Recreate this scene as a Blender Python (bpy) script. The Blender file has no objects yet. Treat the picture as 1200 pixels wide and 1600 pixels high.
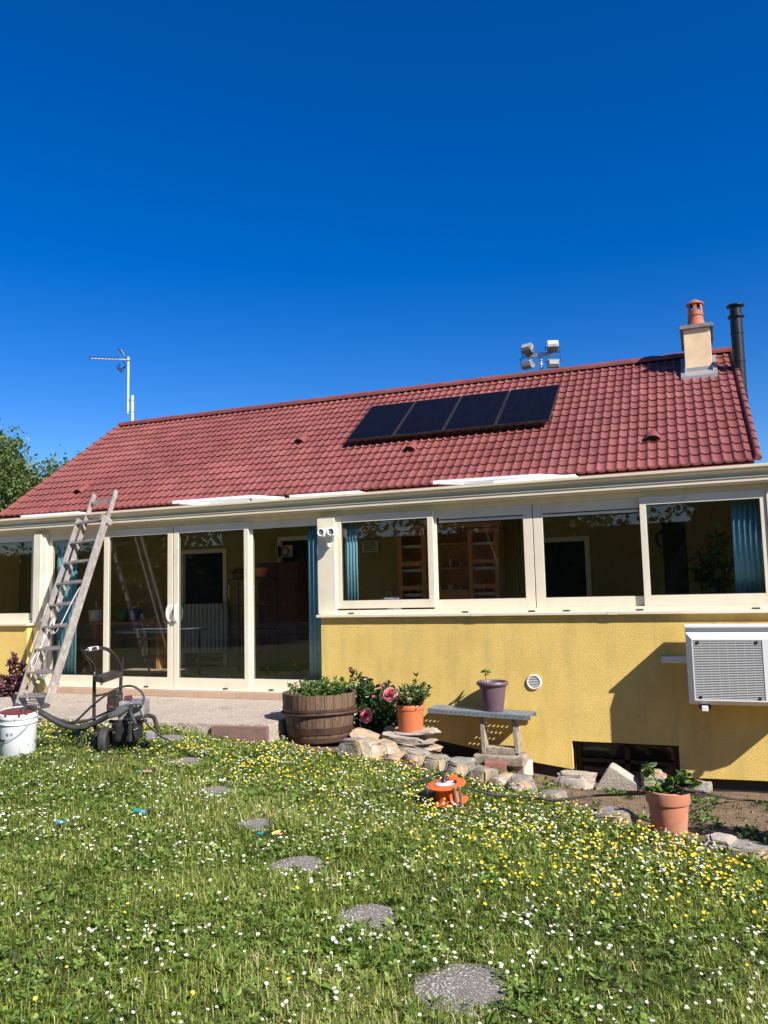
import bpy, math, random
import numpy as np
from mathutils import Vector, Matrix, noise
R = math.radians
random.seed(7); rng = np.random.default_rng(7)
scene = bpy.context.scene
col = scene.collection

# ---------------------------------------------------------------- camera
F_PX = 1250.0
def _rot(yaw, p, r):
    f = np.array([math.sin(yaw)*math.cos(p), math.cos(yaw)*math.cos(p), math.sin(p)])
    rt = np.array([math.cos(yaw), -math.sin(yaw), 0.]); up = np.cross(rt, f)
    c, s = math.cos(r), math.sin(r)
    return np.array([c*rt+s*up, -(-s*rt+c*up), f])
CM = _rot(R(-21.83), R(5.613), R(-1.3696)); CC = np.array([0, -9.358, 1.373])
cam = bpy.data.cameras.new('camera'); camo = bpy.data.objects.new('camera', cam); col.objects.link(camo)
cam.sensor_width = 36; cam.sensor_fit = 'AUTO'; cam.lens = F_PX/1600*36; cam.clip_end = 2000; cam.clip_start = .05
m4 = Matrix.Identity(4)
for i in range(3):
    m4[i][0] = CM[0][i]; m4[i][1] = -CM[1][i]; m4[i][2] = -CM[2][i]; m4[i][3] = CC[i]
camo.matrix_world = m4
scene.camera = camo

# ---------------------------------------------------------------- sky, sun, exposure
SUN = Vector((.889, -.45, .784)).normalized()
el = math.asin(SUN.z); az = math.atan2(SUN.x, SUN.y)
world = bpy.data.worlds.new('World'); scene.world = world; world.use_nodes = True
wn = world.node_tree; wn.nodes.clear()
sky = wn.nodes.new('ShaderNodeTexSky'); sky.sky_type = 'NISHITA'; sky.sun_disc = False
sky.sun_elevation = el; sky.sun_rotation = az; sky.altitude = 300; sky.air_density = 1.0; sky.dust_density = 0.05; sky.ozone_density = 4.0
bg = wn.nodes.new('ShaderNodeBackground'); bg.inputs[1].default_value = 0.088
out = wn.nodes.new('ShaderNodeOutputWorld')
hs = wn.nodes.new('ShaderNodeHueSaturation'); hs.inputs['Saturation'].default_value = 1.415; hs.inputs['Hue'].default_value = .516
wn.links.new(sky.outputs[0], hs.inputs['Color']); wn.links.new(hs.outputs[0], bg.inputs[0]); wn.links.new(bg.outputs[0], out.inputs[0])
sl = bpy.data.lights.new('sun', 'SUN'); sl.energy = 5.0; sl.angle = R(.53); sl.color = (1, .95, .87)
so = bpy.data.objects.new('sun', sl); col.objects.link(so)
so.rotation_euler = SUN.to_track_quat('Z', 'Y').to_euler(); so.location = (20, -10, 20)
scene.view_settings.view_transform = 'Standard'; scene.view_settings.look = 'None'
scene.view_settings.exposure = 0.72; scene.view_settings.gamma = 1
scene.render.engine = 'CYCLES'
scene.cycles.max_bounces = 8; scene.cycles.transparent_max_bounces = 16

# ---------------------------------------------------------------- pixel -> world helpers (the survey of the photo)
def ray(px, py): return CM.T @ np.array([(px-600)/F_PX, (py-800)/F_PX, 1.])
def on_y(px, py, y): d = ray(px, py); return Vector(CC + d*(y-CC[1])/d[1])
def on_z(px, py, z): d = ray(px, py); return Vector(CC + d*(z-CC[2])/d[2])
def pj(P):
    q = CM @ (np.array(P)-CC); return 600+F_PX*q[0]/q[2], 800+F_PX*q[1]/q[2]
def sm(a, b, x):
    t = min(1, max(0, (x-a)/(b-a))); return t*t*(3-2*t)
def lawn_z(x, y):
    return -.21 + .15*sm(-4.3, -5.7, x)*sm(-5.2, -2.4, y) - .08*sm(-2, -8, y) - .17*sm(-4.5, -.5, x)*sm(-7, -3, y)*sm(12, 3, x)
def on_f(px, py, fn):
    d = ray(px, py); t = .5
    for i in range(4000):
        p = CC + d*t
        if p[2] <= fn(p[0], p[1]): break
        t += .01
    return Vector((p[0], p[1], fn(p[0], p[1])))
BP = [on_f(a, b, lawn_z) for a, b in [(436, 1166), (520, 1178), (570, 1186), (640, 1199), (700, 1213), (760, 1228), (830, 1240), (900, 1264), (960, 1285), (1030, 1305), (1100, 1318), (1200, 1340)]]
BX = [p.x for p in BP] + [1.2, 2.6, 4.2]; BY = [p.y for p in BP] + [BP[-1].y-.35, BP[-1].y-.6, BP[-1].y-.7]
def border_y(x): return float(np.interp(x, BX, BY))
WBX = [-4.6, -2.94, -1.965, -1.4, -.8, .4, 3, 5]; WBZ = [-.2, -.419, -.585, -.655, -.667, -.645, -.6, -.55]
def wall_bot(x): return float(np.interp(x, WBX, WBZ))
def in_bed(x, y): return BX[0] < x < 4.2 and border_y(x) < y < 3
def ground(x, y):
    if in_bed(x, y):
        yb = border_y(x); z0 = lawn_z(x, yb); z1 = wall_bot(x) - (.14 if x > -2.9 else .14*sm(-4.5, -2.9, x))
        t = min(1, max(0, (y-yb)/(-.2-yb)))
        return z0 + (z1-z0)*(t**.8)
    return lawn_z(x, y)
def on_g(px, py): return on_f(px, py, ground)
def back(p, d):                                   # a point d metres further along the line of sight, on the level
    v = Vector((p.x-CC[0], p.y-CC[1], 0)).normalized(); return p+v*d

# ---------------------------------------------------------------- materials
def lin(r, g, b):
    return tuple(((c/255)/12.92 if c/255 <= .04045 else ((c/255+.055)/1.055)**2.4) for c in (r, g, b))
def mat(name, c, c2=None, scale=6., rough=.6, bump=0., bscale=60., metal=0., detail=6., spec=.5, ramp=(.35, .65), stretch=None, coat=0., coord='Object', sss=None):
    m = bpy.data.materials.new(name); m.use_nodes = True; nt = m.node_tree; n = nt.nodes; L = nt.links
    b = n['Principled BSDF']; b.inputs['Roughness'].default_value = rough; b.inputs['Metallic'].default_value = metal
    b.inputs['Specular IOR Level'].default_value = spec; b.inputs['Coat Weight'].default_value = coat
    b.inputs['Base Color'].default_value = (*c, 1)
    tc = n.new('ShaderNodeTexCoord'); vec = tc.outputs[coord]
    if stretch:
        mp = n.new('ShaderNodeMapping'); mp.inputs['Scale'].default_value = stretch; L.new(vec, mp.inputs[0]); vec = mp.outputs[0]
    if c2 is not None:
        t = n.new('ShaderNodeTexNoise'); t.inputs['Scale'].default_value = scale; t.inputs['Detail'].default_value = detail; t.inputs['Roughness'].default_value = .65
        L.new(vec, t.inputs['Vector'])
        r = n.new('ShaderNodeValToRGB'); r.color_ramp.elements[0].position = ramp[0]; r.color_ramp.elements[1].position = ramp[1]
        r.color_ramp.elements[0].color = (*c, 1); r.color_ramp.elements[1].color = (*c2, 1)
        L.new(t.outputs[0], r.inputs[0]); L.new(r.outputs[0], b.inputs['Base Color'])
    if bump:
        t2 = n.new('ShaderNodeTexNoise'); t2.inputs['Scale'].default_value = bscale; t2.inputs['Detail'].default_value = 4
        L.new(tc.outputs[coord], t2.inputs['Vector'])
        bp = n.new('ShaderNodeBump'); bp.inputs['Strength'].default_value = bump; bp.inputs['Distance'].default_value = .01
        L.new(t2.outputs[0], bp.inputs['Height']); L.new(bp.outputs[0], b.inputs['Normal'])
    return m
def mixlayer(m, c, scale, lo, hi, stretch=None, fac=1., detail=5.):
    """lays one more noise-shaped stain over a material's base colour"""
    nt = m.node_tree; n = nt.nodes; L = nt.links; b = n['Principled BSDF']
    tc = n.new('ShaderNodeTexCoord'); vec = tc.outputs['Object']
    if stretch:
        mp = n.new('ShaderNodeMapping'); mp.inputs['Scale'].default_value = stretch; L.new(vec, mp.inputs[0]); vec = mp.outputs[0]
    t = n.new('ShaderNodeTexNoise'); t.inputs['Scale'].default_value = scale; t.inputs['Detail'].default_value = detail; L.new(vec, t.inputs['Vector'])
    mr = n.new('ShaderNodeMapRange'); mr.inputs[1].default_value = lo; mr.inputs[2].default_value = hi; mr.inputs[4].default_value = fac
    L.new(t.outputs[0], mr.inputs[0])
    mx = n.new('ShaderNodeMix'); mx.data_type = 'RGBA'
    L.new(mr.outputs[0], mx.inputs['Factor'])
    src = b.inputs['Base Color']
    if src.links: L.new(src.links[0].from_socket, mx.inputs['A'])
    else: mx.inputs['A'].default_value = src.default_value
    mx.inputs['B'].default_value = (*c, 1)
    L.new(mx.outputs['Result'], b.inputs['Base Color'])
    return m
def attr_mat(name, stops, rough=.5, trans=0., attr='rnd', bump=0, bscale=80, spec=.4, sheen=0):
    m = bpy.data.materials.new(name); m.use_nodes = True; nt = m.node_tree; n = nt.nodes; L = nt.links
    b = n['Principled BSDF']; b.inputs['Roughness'].default_value = rough; b.inputs['Specular IOR Level'].default_value = spec
    a = n.new('ShaderNodeAttribute'); a.attribute_name = attr
    r = n.new('ShaderNodeValToRGB'); cr = r.color_ramp
    while len(cr.elements) < len(stops): cr.elements.new(.5)
    for e, (p, c) in zip(cr.elements, stops): e.position = p; e.color = (*c, 1)
    L.new(a.outputs['Fac'], r.inputs[0]); L.new(r.outputs[0], b.inputs['Base Color'])
    if bump:
        tc = n.new('ShaderNodeTexCoord'); t2 = n.new('ShaderNodeTexNoise'); t2.inputs['Scale'].default_value = bscale; L.new(tc.outputs['Object'], t2.inputs['Vector'])
        bp = n.new('ShaderNodeBump'); bp.inputs['Strength'].default_value = bump; bp.inputs['Distance'].default_value = .01
        L.new(t2.outputs[0], bp.inputs['Height']); L.new(bp.outputs[0], b.inputs['Normal'])
    if trans:
        o = n['Material Output']; tr = n.new('ShaderNodeBsdfTranslucent'); L.new(r.outputs[0], tr.inputs[0])
        mx = n.new('ShaderNodeMixShader'); mx.inputs[0].default_value = trans
        L.new(b.outputs[0], mx.inputs[1]); L.new(tr.outputs[0], mx.inputs[2]); L.new(mx.outputs[0], o.inputs[0])
    return m
def glass_mat(name, tint, ior=1.45):
    m = bpy.data.materials.new(name); m.use_nodes = True; nt = m.node_tree; n = nt.nodes; L = nt.links; n.remove(n['Principled BSDF'])
    o = n['Material Output']; t = n.new('ShaderNodeBsdfTransparent'); t.inputs[0].default_value = (*tint, 1)
    g = n.new('ShaderNodeBsdfGlossy'); g.inputs['Roughness'].default_value = .0; g.inputs[0].default_value = (1, 1, 1, 1)
    fr = n.new('ShaderNodeFresnel'); fr.inputs[0].default_value = ior
    ge = n.new('ShaderNodeNewGeometry'); ma = n.new('ShaderNodeMath'); ma.operation = 'MULTIPLY_ADD'; ma.inputs[1].default_value = 1/ior-ior; ma.inputs[2].default_value = ior
    L.new(ge.outputs['Backfacing'], ma.inputs[0]); L.new(ma.outputs[0], fr.inputs[0])
    mx = n.new('ShaderNodeMixShader'); L.new(fr.outputs[0], mx.inputs[0]); L.new(t.outputs[0], mx.inputs[1]); L.new(g.outputs[0], mx.inputs[2]); L.new(mx.outputs[0], o.inputs[0])
    return m

M = {}
M['render'] = mat('yellow_render', (.86, .62, .185), (.78, .545, .155), 3, .9, 1.0, 130, spec=.15)
mixlayer(M['render'], (.46, .37, .13), 2.4, .48, .78, (3.2, 3.2, .6), .5)
mixlayer(M['render'], (.86, .68, .28), 90, .55, .75, None, .5, 2)
mixlayer(M['render'], (.50, .37, .12), 75, .55, .72, None, .45, 2)
M['cream'] = mat('cream_aluminium', (.77, .69, .535), (.73, .65, .50), 5, .38, spec=.45)
M['gutter'] = mat('cream_gutter', (.76, .66, .49), (.68, .58, .42), 3, .5, spec=.25, stretch=(.4, 2, 2))
M['white'] = mat('white_paint', (.82, .82, .80), (.76, .76, .73), 8, .4)
M['whiteplastic'] = mat('white_plastic', (.80, .80, .78), None, rough=.35)
M['black'] = mat('black_paint', (.018, .017, .017), (.035, .03, .028), 20, .35)
M['rubber'] = mat('black_rubber', (.02, .02, .021), (.045, .042, .04), 15, .7)
M['bgap'] = mat('dark_gap', (.01, .01, .01), None, rough=.8)
M['glass'] = glass_mat('window_glass', (.90, .92, .91), 1.55)
M['tilestep'] = mat('beige_tile', (.54, .37, .26), (.47, .32, .22), 4, .5, .1)
M['joint'] = mat('tile_joint', (.30, .24, .19), None, rough=.9)
M['terrace'] = mat('pebble_concrete', (.56, .47, .37), (.30, .25, .20), 38, .9, .9, 60, ramp=(.38, .62))
mixlayer(M['terrace'], (.72, .62, .50), 70, .54, .64, None, .85, 2)
mixlayer(M['terrace'], (.30, .25, .19), 1.6, .5, .75, None, .4)
M['curb'] = mat('red_brown_curb', (.26, .14, .11), (.17, .11, .09), 12, .85, .6, 60)
M['roofside'] = mat('tile_side', (.25, .055, .048), (.2, .05, .045), 10, .7)
M['brickred'] = mat('terracotta_chimney', (.48, .15, .07), (.30, .10, .06), 6, .75, .3, 60)
M['chimney'] = mat('cream_render', (.78, .58, .36), (.68, .49, .29), 4, .9, .25, 60)
mixlayer(M['chimney'], (.48, .35, .20), 3, .55, .75, (1, 1, .5), .5)
M['slate'] = mat('cap_stone', (.15, .14, .12), (.26, .24, .2), 15, .85, .5, 60)
M['zinc'] = mat('zinc_flashing', (.42, .43, .45), (.52, .45, .38), 6, .45, .1, metal=.6)
M['flue'] = mat('black_steel_flue', (.012, .012, .014), (.018, .018, .02), 8, .4, spec=.35)
M['galv'] = mat('galvanised', (.50, .52, .54), (.40, .42, .44), 12, .4, metal=.7)
M['galvpaint'] = mat('grey_perforated_steel', (.26, .30, .34), (.20, .235, .27), 14, .45, metal=.35)
M['alu'] = mat('weathered_aluminium', (.40, .365, .33), (.26, .235, .215), 9, .55, .15, 60, metal=.25, stretch=(1, 1, 1))
mixlayer(M['alu'], (.35, .13, .10), 28, .60, .68, None, .75, 3)
mixlayer(M['alu'], (.62, .58, .54), 14, .60, .70, None, .6, 4)
M['concrete'] = mat('weathered_concrete', (.42, .35, .27), (.22, .18, .14), 14, .95, .8, 50)
mixlayer(M['concrete'], (.12, .10, .07), 8, .55, .7, None, .7)
M['stone'] = mat('grey_stone', (.33, .295, .24), (.18, .16, .13), 9, .92, 1., 30)
mixlayer(M['stone'], (.09, .085, .07), 6, .56, .66, None, .75)
mixlayer(M['stone'], (.50, .36, .20), 4, .52, .66, None, .75)
M['tanstone'] = mat('tan_stone', (.45, .335, .21), (.33, .24, .155), 9, .92, 1., 30)
mixlayer(M['tanstone'], (.40, .38, .34), 4, .52, .62, None, .8)
mixlayer(M['tanstone'], (.15, .12, .09), 16, .6, .7, None, .6)
M['slab'] = mat('flat_stone', (.47, .41, .335), (.34, .285, .225), 8, .9, .8, 40)
mixlayer(M['slab'], (.2, .16, .12), 7, .58, .7, (1, 1, 4), .6)
M['steppe'] = mat('exposed_aggregate', (.27, .24, .20), (.13, .115, .10), 85, .95, 1., 90)
mixlayer(M['steppe'], (.62, .56, .47), 95, .55, .62, None, .85, 2)
mixlayer(M['steppe'], (.05, .045, .035), 130, .58, .66, None, .9, 2)
mixlayer(M['steppe'], (.14, .12, .075), 9, .55, .7, None, .6)
M['terra'] = mat('terracotta', (.52, .21, .12), (.46, .18, .10), 5, .7, .1)
M['orangepot'] = mat('orange_plastic', (.56, .155, .055), (.52, .14, .05), 5, .5)
M['purple'] = mat('mauve_plastic', (.135, .085, .105), (.12, .075, .095), 5, .45)
M['soil'] = mat('potting_soil', (.045, .028, .018), (.085, .055, .035), 40, .95, 1., 60)
M['wood'] = mat('barrel_oak', (.20, .12, .066), (.075, .05, .034), 4, .75, .4, 40, stretch=(9, 9, .8))
M['hoop'] = mat('rusty_hoop', (.045, .034, .03), (.14, .07, .05), 9, .6, .2, metal=.4)
M['brick'] = mat('red_brick', (.33, .13, .09), (.22, .10, .07), 10, .9, .5)
M['blockwhite'] = mat('pale_block', (.62, .54, .44), (.48, .40, .32), 9, .9, .6)
M['reel'] = mat('orange_reel', (.85, .16, .03), (.75, .13, .03), 5, .4)
M['reelwood'] = mat('grey_bars', (.22, .19, .16), (.12, .10, .08), 12, .7)
M['paint'] = mat('red_brown_paint', (.17, .035, .022), None, rough=.35)
M['bucket'] = mat('white_bucket', (.72, .74, .76), (.66, .68, .70), 4, .35)
M['label'] = mat('pale_label', (.70, .68, .70), (.52, .50, .53), 22, .6)
M['bluedot'] = mat('blue_mark', (.05, .25, .5), None)
M['browndot'] = mat('brown_mark', (.4, .25, .2), None)
M['machine'] = mat('grey_machine', (.30, .30, .30), (.22, .22, .22), 14, .5)
M['steel'] = mat('steel', (.45, .44, .42), None, rough=.3, metal=.8)
M['redbits'] = mat('red_bits', (.14, .03, .035), None)
M['teal'] = mat('teal_plastic', (.02, .27, .28), None, rough=.4)
M['tealblue'] = mat('pale_blue_plastic', (.12, .32, .48), None, rough=.4)
M['yellowp'] = mat('yellow_plastic', (.75, .55, .06), None, rough=.45)
M['jug'] = mat('yellow_jug', (.62, .50, .18), None, rough=.4)
M['pinkp'] = mat('pink_plastic', (.5, .26, .2), None, rough=.5)
M['tanp'] = mat('tan_piece', (.5, .27, .17), None, rough=.6)
M['curtain'] = mat('cyan_blind', (.22, .46, .53), (.18, .40, .47), 3, .8)
M['floor'] = mat('veranda_floor', (.55, .44, .33), (.45, .36, .27), 4, .5)
M['ceil'] = mat('veranda_ceiling', (.70, .64, .54), None, rough=.7)
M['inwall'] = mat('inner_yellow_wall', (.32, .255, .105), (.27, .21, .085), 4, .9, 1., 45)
M['darkwood'] = mat('dark_wood', (.06, .03, .018), (.03, .016, .01), 5, .5, stretch=(8, 8, 1))
M['pine'] = mat('honey_wood', (.55, .26, .09), (.42, .19, .065), 5, .45, stretch=(9, 9, 1))
M['redcup'] = mat('mahogany', (.09, .025, .02), None, rough=.4)
M['radiator'] = mat('grey_green_radiator', (.34, .37, .33), None, rough=.4)
M['lace'] = mat('white_lace', (.6, .58, .54), (.4, .38, .35), 60, .9)
M['poster'] = mat('paper', (.55, .53, .5), None, rough=.8)
M['posterred'] = mat('red_ring', (.4, .03, .03), None, rough=.8)
M['dkglass'] = mat('dark_glazing', (.012, .016, .022), None, rough=.08)
M['dkbasement'] = mat('basement_dark', (.02, .018, .015), None, rough=.6)
M['solar'] = None
M['bark'] = mat('bark', (.11, .085, .065), (.2, .16, .12), 12, .9, .6)
M['stem'] = mat('green_stem', (.07, .12, .03), None, rough=.6)
M['brownstem'] = mat('brown_stem', (.12, .065, .04), None, rough=.7)
G3 = [(0, (.03, .07, .012)), (.4, (.065, .135, .02)), (.75, (.12, .21, .035)), (1, (.22, .30, .08))]
M['leaf_tree'] = attr_mat('tree_leaf', [(0, (.028, .055, .014)), (.4, (.07, .12, .025)), (.8, (.15, .20, .045)), (1, (.26, .29, .09))], .45, .35)
M['leaf'] = attr_mat('plant_leaf', G3, .45, .25)
M['leaf_dark'] = attr_mat('dark_rose_leaf', [(0, (.012, .032, .010)), (.6, (.028, .062, .016)), (1, (.06, .11, .03))], .35, .15)
M['leaf_var'] = attr_mat('pale_edged_leaf', [(0, (.02, .05, .012)), (.5, (.05, .095, .02)), (.8, (.11, .15, .04)), (1, (.42, .40, .22))], .45, .25)
M['leaf_red'] = attr_mat('purple_leaf', [(0, (.05, .012, .02)), (.6, (.11, .03, .04)), (1, (.28, .16, .16))], .45, .2)
M['grass'] = attr_mat('grass_blade', [(0, (.06, .10, .014)), (.3, (.185, .25, .03)), (.6, (.33, .39, .06)), (.85, (.50, .52, .16)), (1, (.68, .56, .30))], .42, .35)
M['clover'] = attr_mat('clover_leaf', [(0, (.06, .12, .018)), (.6, (.16, .26, .035)), (1, (.33, .42, .10))], .45, .3)
M['rose'] = attr_mat('pink_rose_petal', [(0, (.85, .12, .19)), (.5, (.85, .24, .30)), (1, (.88, .40, .42))], .55, .3)
M['petal'] = mat('daisy_petal', (.80, .79, .76), None, rough=.6)
M['daisyeye'] = mat('daisy_eye', (.75, .50, .03), None, rough=.7)
M['butter'] = mat('buttercup_petal', (.82, .60, .015), (.78, .50, .01), 30, .4)
M['lawn'] = mat('lawn_soil', (.07, .085, .022), (.13, .12, .045), 5, .95, .8, 40)
M['bed'] = mat('bed_soil', (.125, .078, .044), (.21, .14, .08), 9, .97, 1., 30)
mixlayer(M['bed'], (.07, .04, .022), 3, .5, .7, None, .7)
mixlayer(M['bed'], (.06, .085, .025), 2.3, .58, .68, None, .6)
mixlayer(M['bed'], (.42, .32, .2), 45, .62, .68, None, .7, 2)
M['gstone'] = M['stone']
def solar():
    m = bpy.data.materials.new('solar_cells'); m.use_nodes = True; nt = m.node_tree; n = nt.nodes; L = nt.links; b = n['Principled BSDF']
    tc = n.new('ShaderNodeTexCoord'); br = n.new('ShaderNodeTexBrick'); br.offset = 0; br.inputs['Scale'].default_value = 1
    br.inputs['Color1'].default_value = (.004, .0045, .008, 1); br.inputs['Color2'].default_value = (.005, .0055, .010, 1); br.inputs['Mortar'].default_value = (.008, .0085, .012, 1)
    br.inputs['Brick Width'].default_value = .17; br.inputs['Row Height'].default_value = .17; br.inputs['Mortar Size'].default_value = .004
    L.new(tc.outputs['Object'], br.inputs['Vector']); L.new(br.outputs[0], b.inputs['Base Color'])
    b.inputs['Roughness'].default_value = .3; b.inputs['Specular IOR Level'].default_value = .05
    return m
M['solar'] = solar()
M['roof'] = attr_mat('painted_roof_tile', [(0, (.150, .040, .035)), (.5, (.212, .060, .052)), (1, (.275, .088, .076))], .62, 0, 'rnd', .25, 70, spec=.35)

# wear: dust, paint spatter, grime and weathering with shapes of their own
mixlayer(M['roof'], (.15, .050, .046), 1.1, .48, .75, (1, .35, .35), .5)
mixlayer(M['roof'], (.13, .050, .045), 9, .55, .75, None, .35)
mixlayer(M['roof'], (.44, .22, .19), 55, .63, .70, None, .5, 2)
mixlayer(M['black'], (.10, .085, .07), 14, .52, .72, None, .45)
mixlayer(M['black'], (.17, .035, .022), 38, .63, .67, None, .8, 2)
mixlayer(M['rubber'], (.09, .08, .068), 11, .5, .72, None, .5)
mixlayer(M['machine'], (.17, .04, .028), 26, .60, .64, None, .8, 3)
mixlayer(M['machine'], (.12, .11, .10), 9, .5, .7, None, .6)
mixlayer(M['bucket'], (.17, .035, .022), 24, .665, .69, None, .8, 2)
mixlayer(M['bucket'], (.5, .5, .48), 6, .52, .75, None, .5)
mixlayer(M['cream'], (.55, .47, .34), 4, .54, .80, (1, 1, .5), .45)
mixlayer(M['cream'], (.38, .32, .23), 50, .66, .74, None, .35, 3)
mixlayer(M['gutter'], (.45, .39, .28), 5, .55, .78, (.5, 2, 2), .45)
mixlayer(M['terrace'], (.20, .165, .13), 48, .58, .66, None, .75, 3)
mixlayer(M['terrace'], (.38, .31, .24), 4, .5, .66, None, .55)
mixlayer(M['terrace'], (.27, .225, .175), 15, .54, .64, (1, 1.6, 1), .6, 4)
mixlayer(M['terrace'], (.16, .13, .10), 2.6, .645, .66, (1, 2.2, 1), .55, 6)
mixlayer(M['terra'], (.62, .40, .30), 7, .52, .72, None, .5)
mixlayer(M['terra'], (.25, .12, .08), 5, .58, .75, None, .4)
mixlayer(M['render'], (.62, .36, .12), 1.4, .56, .80, (1, 1, 1), .45)
mixlayer(M['galvpaint'], (.34, .33, .31), 8, .52, .72, None, .5)
mixlayer(M['zinc'], (.50, .38, .28), 7, .52, .7, None, .55)
# ---------------------------------------------------------------- mesh builder
class MB:
    def __init__(s): s.v = []; s.f = []; s.a = []
    def add(s, vs, fs, a=None):
        o = len(s.v); s.v += [tuple(v) for v in vs]; s.f += [tuple(i+o for i in f) for f in fs]
        s.a += [(.5 if a is None else a)]*len(vs)
        return s
    def box(s, a, b, mtx=None):
        x0, y0, z0 = a; x1, y1, z1 = b
        vs = [Vector(p) for p in ((x0, y0, z0), (x1, y0, z0), (x1, y1, z0), (x0, y1, z0), (x0, y0, z1), (x1, y0, z1), (x1, y1, z1), (x0, y1, z1))]
        if mtx: vs = [mtx @ v for v in vs]
        return s.add(vs, [(0, 3, 2, 1), (4, 5, 6, 7), (0, 1, 5, 4), (1, 2, 6, 5), (2, 3, 7, 6), (3, 0, 4, 7)])
    def beam(s, p, q, w, h, up=(0, 0, 1)):
        p, q = Vector(p), Vector(q); d = (q-p); L = d.length; d.normalize(); u = Vector(up)
        side = d.cross(u).normalized(); u = side.cross(d)
        m = Matrix((side, d, u)).transposed().to_4x4(); m.translation = p
        return s.box((-w/2, 0, -h/2), (w/2, L, h/2), m)
    def tube(s, pts, r, n=10, cap=True):
        pts = [Vector(p) for p in pts]; rs = r if isinstance(r, (list, tuple)) else [r]*len(pts)
        o = len(s.v); prev = None; vs = []; fs = []
        for i, p in enumerate(pts):
            d = (pts[min(i+1, len(pts)-1)]-pts[max(i-1, 0)]).normalized()
            if prev is None:
                u = d.cross(Vector((0, 0, 1)) if abs(d.z) < .9 else Vector((1, 0, 0))).normalized()
            else:
                u = (prev - d*prev.dot(d)); u = u.normalized() if u.length > 1e-6 else d.orthogonal().normalized()
            prev = u; w = d.cross(u)
            for k in range(n):
                a = 2*math.pi*k/n; vs.append(p+(u*math.cos(a)+w*math.sin(a))*rs[i])
        for i in range(len(pts)-1):
            for k in range(n):
                fs.append((i*n+k, i*n+(k+1) % n, (i+1)*n+(k+1) % n, (i+1)*n+k))
        if cap: fs.append(tuple(range(n))[::-1]); fs.append(tuple((len(pts)-1)*n+k for k in range(n)))
        return s.add(vs, fs)
    def lathe(s, prof, c=(0, 0, 0), n=40, mtx=None, arc=None, close=False):
        vs = []; fs = []; c = Vector(c)
        for (r, z) in prof:
            for k in range(n):
                a = 2*math.pi*k/n; v = Vector((r*math.cos(a), r*math.sin(a), z))
                vs.append((mtx @ v if mtx else v)+c)
        for i in range(len(prof)-1):
            for k in range(n): fs.append((i*n+k, i*n+(k+1) % n, (i+1)*n+(k+1) % n, (i+1)*n+k))
        if close: fs.append(tuple(range(n))[::-1]); fs.append(tuple((len(prof)-1)*n+k for k in range(n)))
        return s.add(vs, fs)
    def quad(s, *p, a=None): return s.add(p, [tuple(range(len(p)))], a)
    def build(s, name, m, parent=None, smooth=None, bevel=0, label=None, loc=None, attr=False):
        me = bpy.data.meshes.new(name); me.from_pydata([tuple(v) for v in s.v], [], s.f); me.update()
        if attr:
            at = me.attributes.new('rnd', 'FLOAT', 'POINT'); at.data.foreach_set('value', np.array(s.a, dtype=np.float32))
        o = bpy.data.objects.new(name, me); col.objects.link(o); me.materials.append(m)
        if smooth is not None:
            me.polygons.foreach_set('use_smooth', [True]*len(me.polygons))
            me.set_sharp_from_angle(angle=R(smooth))
        if bevel:
            bv = o.modifiers.new('bevel', 'BEVEL'); bv.width = bevel; bv.segments = 2; bv.limit_method = 'ANGLE'; bv.angle_limit = R(40)
        if parent is not None:
            o.parent = parent
            L = parent_loc(parent)
            if L.length: me.transform(Matrix.Translation(-L))     # verts were given in world space
        elif loc is not None:
            me.transform(Matrix.Translation(-Vector(loc))); o.location = loc
        if label: o['label'] = label
        return o
def parent_loc(p):
    L = Vector((0, 0, 0))
    while p is not None: L += p.location; p = p.parent
    return L
def tag(o, label=None, cat=None, group=None, kind=None):
    if label: o['label'] = label
    if cat: o['category'] = cat
    if group: o['group'] = group
    if kind: o['kind'] = kind
    return o
def thing(name, label, cat, loc, group=None):
    o = bpy.data.objects.new(name, None); col.objects.link(o); o.location = loc; o.empty_display_size = .1
    return tag(o, label, cat, group)
def raw_mesh(name, v, f_idx, f_sizes, m, rnd=None, parent=None):
    """fast mesh from numpy arrays"""
    me = bpy.data.meshes.new(name); nv = len(v); nl = len(f_idx); nf = len(f_sizes)
    me.vertices.add(nv); me.vertices.foreach_set('co', np.asarray(v, dtype=np.float32).ravel())
    me.loops.add(nl); me.loops.foreach_set('vertex_index', np.asarray(f_idx, dtype=np.int32))
    me.polygons.add(nf); st = np.zeros(nf, dtype=np.int32); st[1:] = np.cumsum(f_sizes)[:-1]
    me.polygons.foreach_set('loop_start', st)
    me.update(calc_edges=True); me.validate()
    if rnd is not None:
        at = me.attributes.new('rnd', 'FLOAT', 'POINT'); at.data.foreach_set('value', np.asarray(rnd, dtype=np.float32))
    me.materials.append(m)
    o = bpy.data.objects.new(name, me); col.objects.link(o)
    if parent is not None:
        o.parent = parent; L = parent_loc(parent); me.transform(Matrix.Translation(-L))
    return o
def spline(pts, n=8):
    pts = [Vector(p) for p in pts]; o = []
    for i in range(len(pts)-1):
        p0 = pts[max(i-1, 0)]; p1 = pts[i]; p2 = pts[i+1]; p3 = pts[min(i+2, len(pts)-1)]
        for k in range(n):
            t = k/n
            o.append(.5*((2*p1)+(p2-p0)*t+(2*p0-5*p1+4*p2-p3)*t*t+(3*p1-p0-3*p2+p3)*t**3))
    o.append(pts[-1]); return o
def rot_to(d, up=(0, 0, 1)):
    return Vector(d).to_track_quat('Z', 'Y').to_matrix().to_4x4()

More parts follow.
